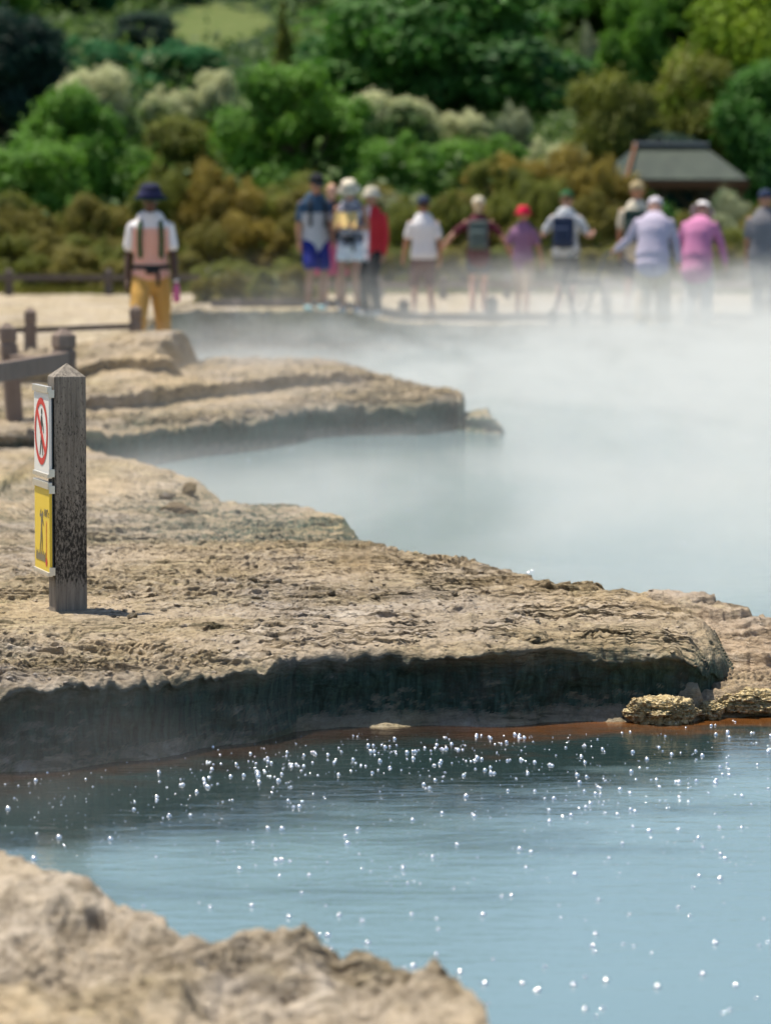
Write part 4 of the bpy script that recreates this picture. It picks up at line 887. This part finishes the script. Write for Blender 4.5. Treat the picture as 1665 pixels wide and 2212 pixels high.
# ================================================================ LOOSE ROCKS
bpy.context.view_layer.update()
from mathutils.bvhtree import BVHTree
def bvh_of(names):
    V = []; F = []
    for o in bpy.data.objects:
        if o.name.split('.')[0] in names:
            b = len(V); V += [v.co.copy() for v in o.data.vertices]; F += [[b+i for i in p.vertices] for p in o.data.polygons]
    return BVHTree.FromPolygons(V, F)
tr = bvh_of(('rock_terrace', 'rock_shelf', 'rock_bank'))
def hit(px, py):
    r = Vector(ray(px, py)).normalized(); return tr.ray_cast(Vector((0, 0, CAMZ)), r)[0]
def drop(x, y):
    h = tr.ray_cast(Vector((x, y, 3)), Vector((0, 0, -1)))[0]; return h.z if h else None
def stone_mesh(seed, flat=.6, jag=.35, sub=4, fr=2.0, fine=0):
    bm = bmesh.new(); bmesh.ops.create_icosphere(bm, subdivisions=sub, radius=1); rg = np.random.default_rng(seed)
    pl = [(Vector(rg.normal(size=3)).normalized(), .62+.3*rg.random()) for _ in range(9)]
    for v in bm.verts:
        p = v.co.copy()
        for n_, k_ in pl:
            q = p.dot(n_)
            if q > k_: p -= n_*(q-k_)*.92
        nn = float(fbm(p.x*fr+seed, p.y*fr+p.z*1.7, 4, seed))
        f2 = 1+jag*.3*nn+(fine*float(fbm(p.x*9+seed, p.y*9+p.z*7, 3, seed+4)) if fine else 0)
        v.co = Vector((p.x, p.y, p.z*flat))*f2
    me = bpy.data.meshes.new('stone'); bm.to_mesh(me); bm.free()
    if fine: me.polygons.foreach_set('use_smooth', [True]*len(me.polygons))
    return me
SMESH = {k: [stone_mesh(500+i) for i in range(4)] for k in ('a',)}['a']
def stone(px, py, w, mat, label, group=None, i=0, name='stone', h=None, sink=.25):
    p = hit(px, py)
    if p is None: return
    me = SMESH[i % 4]; o = bpy.data.objects.new(name, me.copy() if len(me.materials) == 0 else me); COL.objects.link(o)
    if len(o.data.materials) == 0: o.data.materials.append(mat)
    s = w/2; o.scale = (s, s*.9, s*(h or 1)); o.rotation_euler = (random.uniform(-.2, .2), random.uniform(-.2, .2), i*1.9); o.location = p+Vector((0, 0, s*.6*(1-sink)*(h or 1)*.6))
    tag(o, label, 'stone', group); return o
stone(287, 1334, .042, M_STONE, 'small brown stone lying in the tip of the post shadow', i=0)
stone(247, 1332, .022, M_STONEW, 'tiny grey stone lying midway along the post shadow', i=1)
stone(600, 1258, .040, M_STONEW, 'larger white stone on the platy rock between signpost and ledge', i=2)
stone(553, 1292, .050, M_STONEW, 'flat white chip lying below the larger white stone', i=3, h=.5)
stone(575, 1268, .028, M_STONE, 'small dull stone beside the larger white stone', i=1)
stone(765, 1309, .022, M_STONE, 'lone dark grey pebble in the middle of the rock', i=2)
stone(715, 1283, .038, M_STONE, 'grey stone beside the long dark layered ledge', i=0)
stone(680, 1355, .030, M_STONEW, 'white angular stone near the rim of the terrace', i=3)
stone(536, 1360, .026, M_STONE, 'dark pebble near the rim of the terrace', i=2)
stone(475, 1253, .036, M_STONE, 'squat brown stone beside the rough dark patch', i=1)
stone(546, 1255, .044, M_STONE, 'brown stone left of the larger white stone', i=3)
stone(1063, 1348, .034, M_STONEW, 'pale stone near the dark overhanging rim', i=0)
stone(1097, 1408, .014, M_STONEW, 'tiny white pebble right at the rim', i=1)
stone(510, 1390, .03, M_STONE, 'pointed dark stone close to the rim', i=2)
for i in range(26):
    stone(random.uniform(200, 1200), random.uniform(1255, 1380), random.uniform(.014, .032), [M_STONE, M_STONEW, M_STONE][i % 3], ['small grey-brown pebble scattered on the terrace', 'small whitish pebble scattered on the terrace', 'small grey-brown pebble scattered on the terrace'][i % 3], ['grey-brown', 'whitish', 'grey-brown'][i % 3]+' pebbles scattered on the terrace', i)
# broken slabs behind the post
def rock(px, py, sx, sy, sz, seed, mat, name, label, rot=(0, 0, 0), flat=.8, fine=.06, dz=0, jag=.6):
    p = hit(px, py) or Vector(G(px, py, -.25)); me = stone_mesh(seed, flat, jag, 5, 1.8, fine); me.materials.append(mat)
    o = link(name, me); o.location = p+Vector((0, 0, dz)); o.scale = (sx/2, sy/2, sz/2); o.rotation_euler = rot; tag(o, label, 'rock'); return o
rock(386, 1108, .20, .30, .10, 31, M_STONEY, 'broken_slab', 'ochre undercut rock slab lying on the terrace beyond the signpost', (.1, .1, .3), dz=.02)
rock(410, 1070, .10, .16, .09, 33, M_STONEY, 'broken_slab', 'small tilted ochre rock chunk just behind the undercut slab', (0, -.6, .2), dz=.03)
rock(362, 1074, .10, .16, .04, 34, M_STONE, 'broken_slab', 'flat dark rock chunk next to the tilted ochre one', dz=.01)
# encrusted lumps at the waterline
def crust(px0, px1, ytop, ybot, d, seed, label):
    bm = bmesh.new(); bmesh.ops.create_icosphere(bm, subdivisions=6, radius=1)
    a = HY(px0, ybot, d); b = HY(px1, ytop, d); w = b[0]-a[0]; h = b[2]-a[2]
    V = np.array([v.co for v in bm.verts]); ax = V[:, 0]*w*9+seed; ay = V[:, 1]*2.2; az = V[:, 2]*2.4
    tri = lambda k, o, sd: (fbm(ax*k, ay*k, o, sd)+fbm(ay*k, az*k, o, sd+1)+fbm(az*k, ax*k, o, sd+2))/1.6
    n1 = tri(1.1, 3, seed); n2 = .5-np.abs(tri(3.5, 3, seed+5)); n3 = tri(9, 3, seed+9)
    f = 1+.26*n1+.20*n2+.09*n3
    for v, k in zip(bm.verts, f): v.co = Vector((v.co.x*w/2*(1+(k-1)*.4), v.co.y*.09*k, v.co.z*h*.62*k))
    me = bpy.data.meshes.new('crust'); bm.to_mesh(me); bm.free(); me.polygons.foreach_set('use_smooth', [True]*len(me.polygons))
    me.materials.append(M_CRUST); o = link('encrusted_rock', me); o.location = ((a[0]+b[0])/2, d, (a[2]+b[2])/2-.01); tag(o, label, 'rock')
t = NT('crusty_rock'); co = t.co(); z = t.sep(co)[2]
c = t.mix(t.ramp(t.noise(co, 40, 6, .7), [(.38, 0.), (.62, 1.)]), (.16, .11, .045), (.62, .50, .27)); c = t.mix(t.ramp(t.noise(co, 90, 3), [(.55, 0.), (.7, .7)]), c, (.75, .68, .5))
M_CRUST = t.surf(t.pbr(c, .9, 0, t.bump(t.voro(co, 70), .8, .012)))
crust(1348, 1505, 1508, 1553, 13.15, 3, 'knobbly yellowish crusted rock at the waterline under the overhang')
crust(1478, 1560, 1512, 1545, 13.28, 5, 'smallest knobbly crusted rock, wedged between the two larger crusted ones')
crust(1520, 1700, 1488, 1530, 13.35, 9, 'knobbly yellowish crusted rock at the waterline by the low shelf')

# gravel chips: stuff
V = []; F = []; n = 0; ico = bmesh.new(); bmesh.ops.create_icosphere(ico, subdivisions=1, radius=1); iv = np.array([v.co for v in ico.verts]); ifc = np.array([[v.index for v in f.verts] for f in ico.faces]); ico.free()
for i in range(5200):
    x = rng.uniform(-1.6, 1.15); y = 12+rng.random()**1.4*7; z = drop(x, y)
    if z is None or z < -.12: continue
    s = .002+.006*rng.random()**2.5; sc = np.array([s*(1+rng.random()), s*(1+1.5*rng.random()), s*.6])
    V.append((iv*(1+.25*rng.normal(size=iv.shape)))*sc+np.array([x, y, z+s*.2])); F.append(ifc+n); n += len(iv)
tag(link('gravel', mesh_np('gravel', np.concatenate(V), np.concatenate(F), False), M_STONE), 'fine flaky chips strewn over the terrace', kind='stuff')

# ================================================================ BUBBLES
t = NT('bubble_film'); M_BUB = t.surf(t.pbr((.97, .97, .97), .17, .85, spec=1.0))
bm = bmesh.new(); bmesh.ops.create_uvsphere(bm, u_segments=20, v_segments=12, radius=1)
bmesh.ops.delete(bm, geom=[v for v in bm.verts if v.co.z < -.05], context='VERTS'); bme = bpy.data.meshes.new('bubble'); bm.to_mesh(bme); bm.free()
bme.polygons.foreach_set('use_smooth', [True]*len(bme.polygons)); bme.materials.append(M_BUB)
pts = []
def inwater(x, y):
    return drop(x, y) is None or drop(x, y) < WZ
def put(x, y, r):
    if inwater(x, y): pts.append((x, y, r))
rg = np.random.default_rng(5)
cl = [(470, 1700, 28, 40, 10), (650, 1690, 60, 40, 18), (760, 1630, 90, 22, 24), (900, 1650, 60, 30, 22), (540, 1660, 60, 22, 22), (950, 1612, 60, 16, 16), (1110, 1590, 30, 12, 8), (1080, 1640, 90, 40, 20), (1290, 1730, 40, 40, 14), (1240, 1740, 60, 60, 12), (1400, 1640, 90, 50, 18), (1540, 1640, 40, 50, 14), (1560, 1600, 70, 24, 12), (1480, 1730, 90, 50, 14), (400, 1690, 80, 30, 10)]
for cx, cy, sx, sy, k_ in cl:
    for i in range(k_):
        q = G(cx+rg.normal()*sx, cy+rg.normal()*sy, WZ); r = .0036+.0040*rg.random(); put(q[0], q[1], r)
        if rg.random() < .35: put(q[0]+rg.normal()*.009, q[1]+rg.normal()*.02, r*.8)
n1 = len(pts)
for i in range(230):
    q = G(rg.uniform(0, 1700), rg.uniform(1590, 2200), WZ); put(q[0], q[1], .0040+.0048*rg.random()**1.5)
for i in range(26):
    q = G(rg.uniform(480, 1665), rg.uniform(930, 1250), WZ); put(q[0], q[1], .006+.004*rg.random())
pts.sort(key=lambda q: -q[2]/q[1]); big = pts[:300]; rest = pts[300:]
for x, y, r in big:
    o = bpy.data.objects.new('bubble', bme); COL.objects.link(o); o.location = (x, y, WZ); o.scale = (r, r, r*1.1)
    if y > 15: tag(o, 'glinting bubble on the steamy water beyond the terrace', 'bubble', 'bubbles on the steamy water')
    else: tag(o, 'glinting bubble floating on the blue pool below the rock wall', 'bubble', 'bubbles on the near pool')
bv = np.array([v.co for v in bme.vertices]); 
uvb = bmesh.new(); bmesh.ops.create_icosphere(uvb, subdivisions=2, radius=1); iv = np.array([v.co for v in uvb.verts]); ifc = np.array([[v.index for v in f.verts] for f in uvb.faces]); uvb.free()
V = []; F = []; n = 0
for x, y, r in rest: V.append(iv*r*.9+np.array([x, y, WZ])); F.append(ifc+n); n += len(iv)
for i in range(900):
    q = G(rg.uniform(0, 1700), 1585+rg.random()**1.2*330, WZ)
    if inwater(q[0], q[1]): r = .0010+.0016*rg.random(); V.append(iv*r+np.array([q[0], q[1], WZ])); F.append(ifc+n); n += len(iv)
tag(link('froth', mesh_np('froth', np.concatenate(V), np.concatenate(F)), M_BUB), 'sprinkle of tiny bubbles on the near pool', kind='stuff')

# ================================================================ STEAM
def steam(name, lo, hi, build, step):
    t = NT(name+'_volume'); co = t.co(); den = build(t, co, *t.sep(co))
    v = t.n('ShaderNodeVolumePrincipled'); t.set(v.inputs['Color'], (.89, .875, .845)); v.inputs['Anisotropy'].default_value = .1; t.set(v.inputs['Density'], den)
    m = t.vol(v.outputs[0]); m.cycles.volume_sampling = 'MULTIPLE_IMPORTANCE' if hasattr(m.cycles, 'volume_sampling') else 'DISTANCE'
    c = [(a+b)/2 for a, b in zip(lo, hi)]; d = [b-a for a, b in zip(lo, hi)]
    o = MB().box(c, d).build('steam', m); tag(o, name, kind='stuff')
    try: m.cycles.volume_step_rate = step
    except Exception: pass
    o.visible_shadow = True
    return o
def rs(t, v, a, b):  # smooth 0..1 ramp of v from a to b
    nd = t.n('ShaderNodeMapRange', interpolation_type='SMOOTHSTEP'); t.set(nd.inputs[0], v); nd.inputs[1].default_value = a; nd.inputs[2].default_value = b; nd.inputs[3].default_value = 0; nd.inputs[4].default_value = 1
    return nd.outputs[0]
def dA(t, co, x, y, z):
    zz = t.math('ADD', z, .27)
    hs_ = t.math('ADD', .15, t.math('ADD', t.math('MULTIPLY', t.math('SUBTRACT', y, 16), .0075), t.math('MULTIPLY', t.math('MAXIMUM', x, 0), .05)))
    fz = t.math('EXPONENT', t.math('DIVIDE', zz, t.math('MULTIPLY', hs_, -1)))
    n0 = t.noise(t.mapv(co, (.48, .17, 1.5), (4.3, 1.2, 0)), 1.0, 3, .62, .7)
    n1 = t.noise(t.mapv(co, (1.7, .5, 3.2)), 1.0, 4, .65, 1.2)
    n = t.math('MULTIPLY', t.math('MAXIMUM', t.math('MULTIPLY_ADD', n0, 6.0, -2.45), .06), t.math('MAXIMUM', t.math('MULTIPLY_ADD', n1, 5.0, -1.45), .25))
    xm = rs(t, t.math('ADD', x, t.math('MULTIPLY', rs(t, y, 24, 40), .5)), -2.35, -.7)
    ym = t.math('MULTIPLY', t.math('MAXIMUM', rs(t, y, 25, 38), t.math('MULTIPLY', t.math('MULTIPLY', rs(t, x, -1.2, 3.2), rs(t, y, 15, 23)), .62)), rs(t, y, 60, 52))
    far = t.math('MULTIPLY_ADD', t.math('MULTIPLY', rs(t, y, 36, 46), rs(t, x, 2.6, -1.0)), -.72, 1.0)
    up = t.math('MULTIPLY', t.math('MULTIPLY', t.math('MULTIPLY', fz, n), t.math('MULTIPLY', xm, ym)), t.math('MULTIPLY', t.math('MULTIPLY', far, rs(t, z, 1.25, .6)), .46))
    lo = t.math('EXPONENT', t.math('MULTIPLY', zz, -11))
    ln = t.math('MAXIMUM', t.math('MULTIPLY_ADD', n0, 3.6, -1.2), .12)
    lm = t.math('MULTIPLY', t.math('MULTIPLY', rs(t, y, 15, 19), t.math('MULTIPLY_ADD', rs(t, y, 27.8, 24.8), 1.1, t.math('MULTIPLY', t.math('MULTIPLY', rs(t, y, 44, 34), rs(t, y, 31, 34)), .4))), rs(t, x, -2.3, -1.5))
    lo = t.math('ADD', lo, t.math('MULTIPLY', t.math('EXPONENT', t.math('MULTIPLY', zz, -3.6)), .11))
    return t.math('ADD', up, t.math('MULTIPLY', t.math('MULTIPLY', lo, ln), t.math('MULTIPLY', lm, .62)))
steam('white steam drifting over the far pool and up to the walkers', (-2.8, 15.0, -.262), (10, 58, 1.2), dA, .26)
def dB(t, co, x, y, z):
    n = t.noise(t.mapv(co, (2.0, 1.5, 3)), 1.3, 3, .5, .5); n = t.math('MAXIMUM', t.math('MULTIPLY_ADD', n, 4, -1.5), 0)
    f = t.math('MULTIPLY', t.math('MULTIPLY', rs(t, z, .12, -.2), rs(t, y, 10.2, 11)), t.math('MULTIPLY', rs(t, x, .1, -1.0), rs(t, y, 12.6, 12.0)))
    return t.math('MULTIPLY', t.math('MULTIPLY', n, f), .13)
steam('thin steam in front of the dark rock wall', (-2.2, 10.0, -.262), (.2, 12.7, .14), dB, .6)

# ================================================================ LIGHT
sh = Vector((.235, -.16)); el = 70; az = math.atan2(-sh.y, -sh.x)      # direction towards the sun
sd = Vector((math.cos(az)*math.cos(R(el)), math.sin(az)*math.cos(R(el)), math.sin(R(el))))
sun = bpy.data.objects.new('sun', bpy.data.lights.new('sun', 'SUN')); COL.objects.link(sun)
sun.data.energy = 5.0; sun.data.angle = R(.53); sun.data.color = (1, .91, .77)
sun.rotation_euler = (-sd).to_track_quat('-Z', 'Y').to_euler()
w = bpy.data.worlds.new('World'); SC.world = w; w.use_nodes = True; nt = w.node_tree; bg = nt.nodes['Background']
sk = nt.nodes.new('ShaderNodeTexSky'); sk.sky_type = 'NISHITA'; sk.sun_disc = False; sk.sun_elevation = R(el); sk.sun_rotation = PI/2-az
sk.dust_density = .8; nt.links.new(sk.outputs[0], bg.inputs[0]); bg.inputs[1].default_value = .09

# ================================================================ RENDER
SC.view_settings.view_transform = 'Standard'; SC.view_settings.look = 'None'; SC.view_settings.exposure = .45; SC.view_settings.gamma = 1
cy = SC.cycles; cy.use_denoising = True; cy.max_bounces = 6; cy.diffuse_bounces = 3; cy.glossy_bounces = 3; cy.transmission_bounces = 3; cy.volume_bounces = 2; cy.transparent_max_bounces = 6
cy.use_adaptive_sampling = True; cy.adaptive_threshold = .03; cy.sample_clamp_indirect = 6; cy.sample_clamp_direct = 0
cy.volume_max_steps = 256; cy.caustics_reflective = False; cy.caustics_refractive = False
try: cy.denoiser = 'OPENIMAGEDENOISE'
except Exception: pass
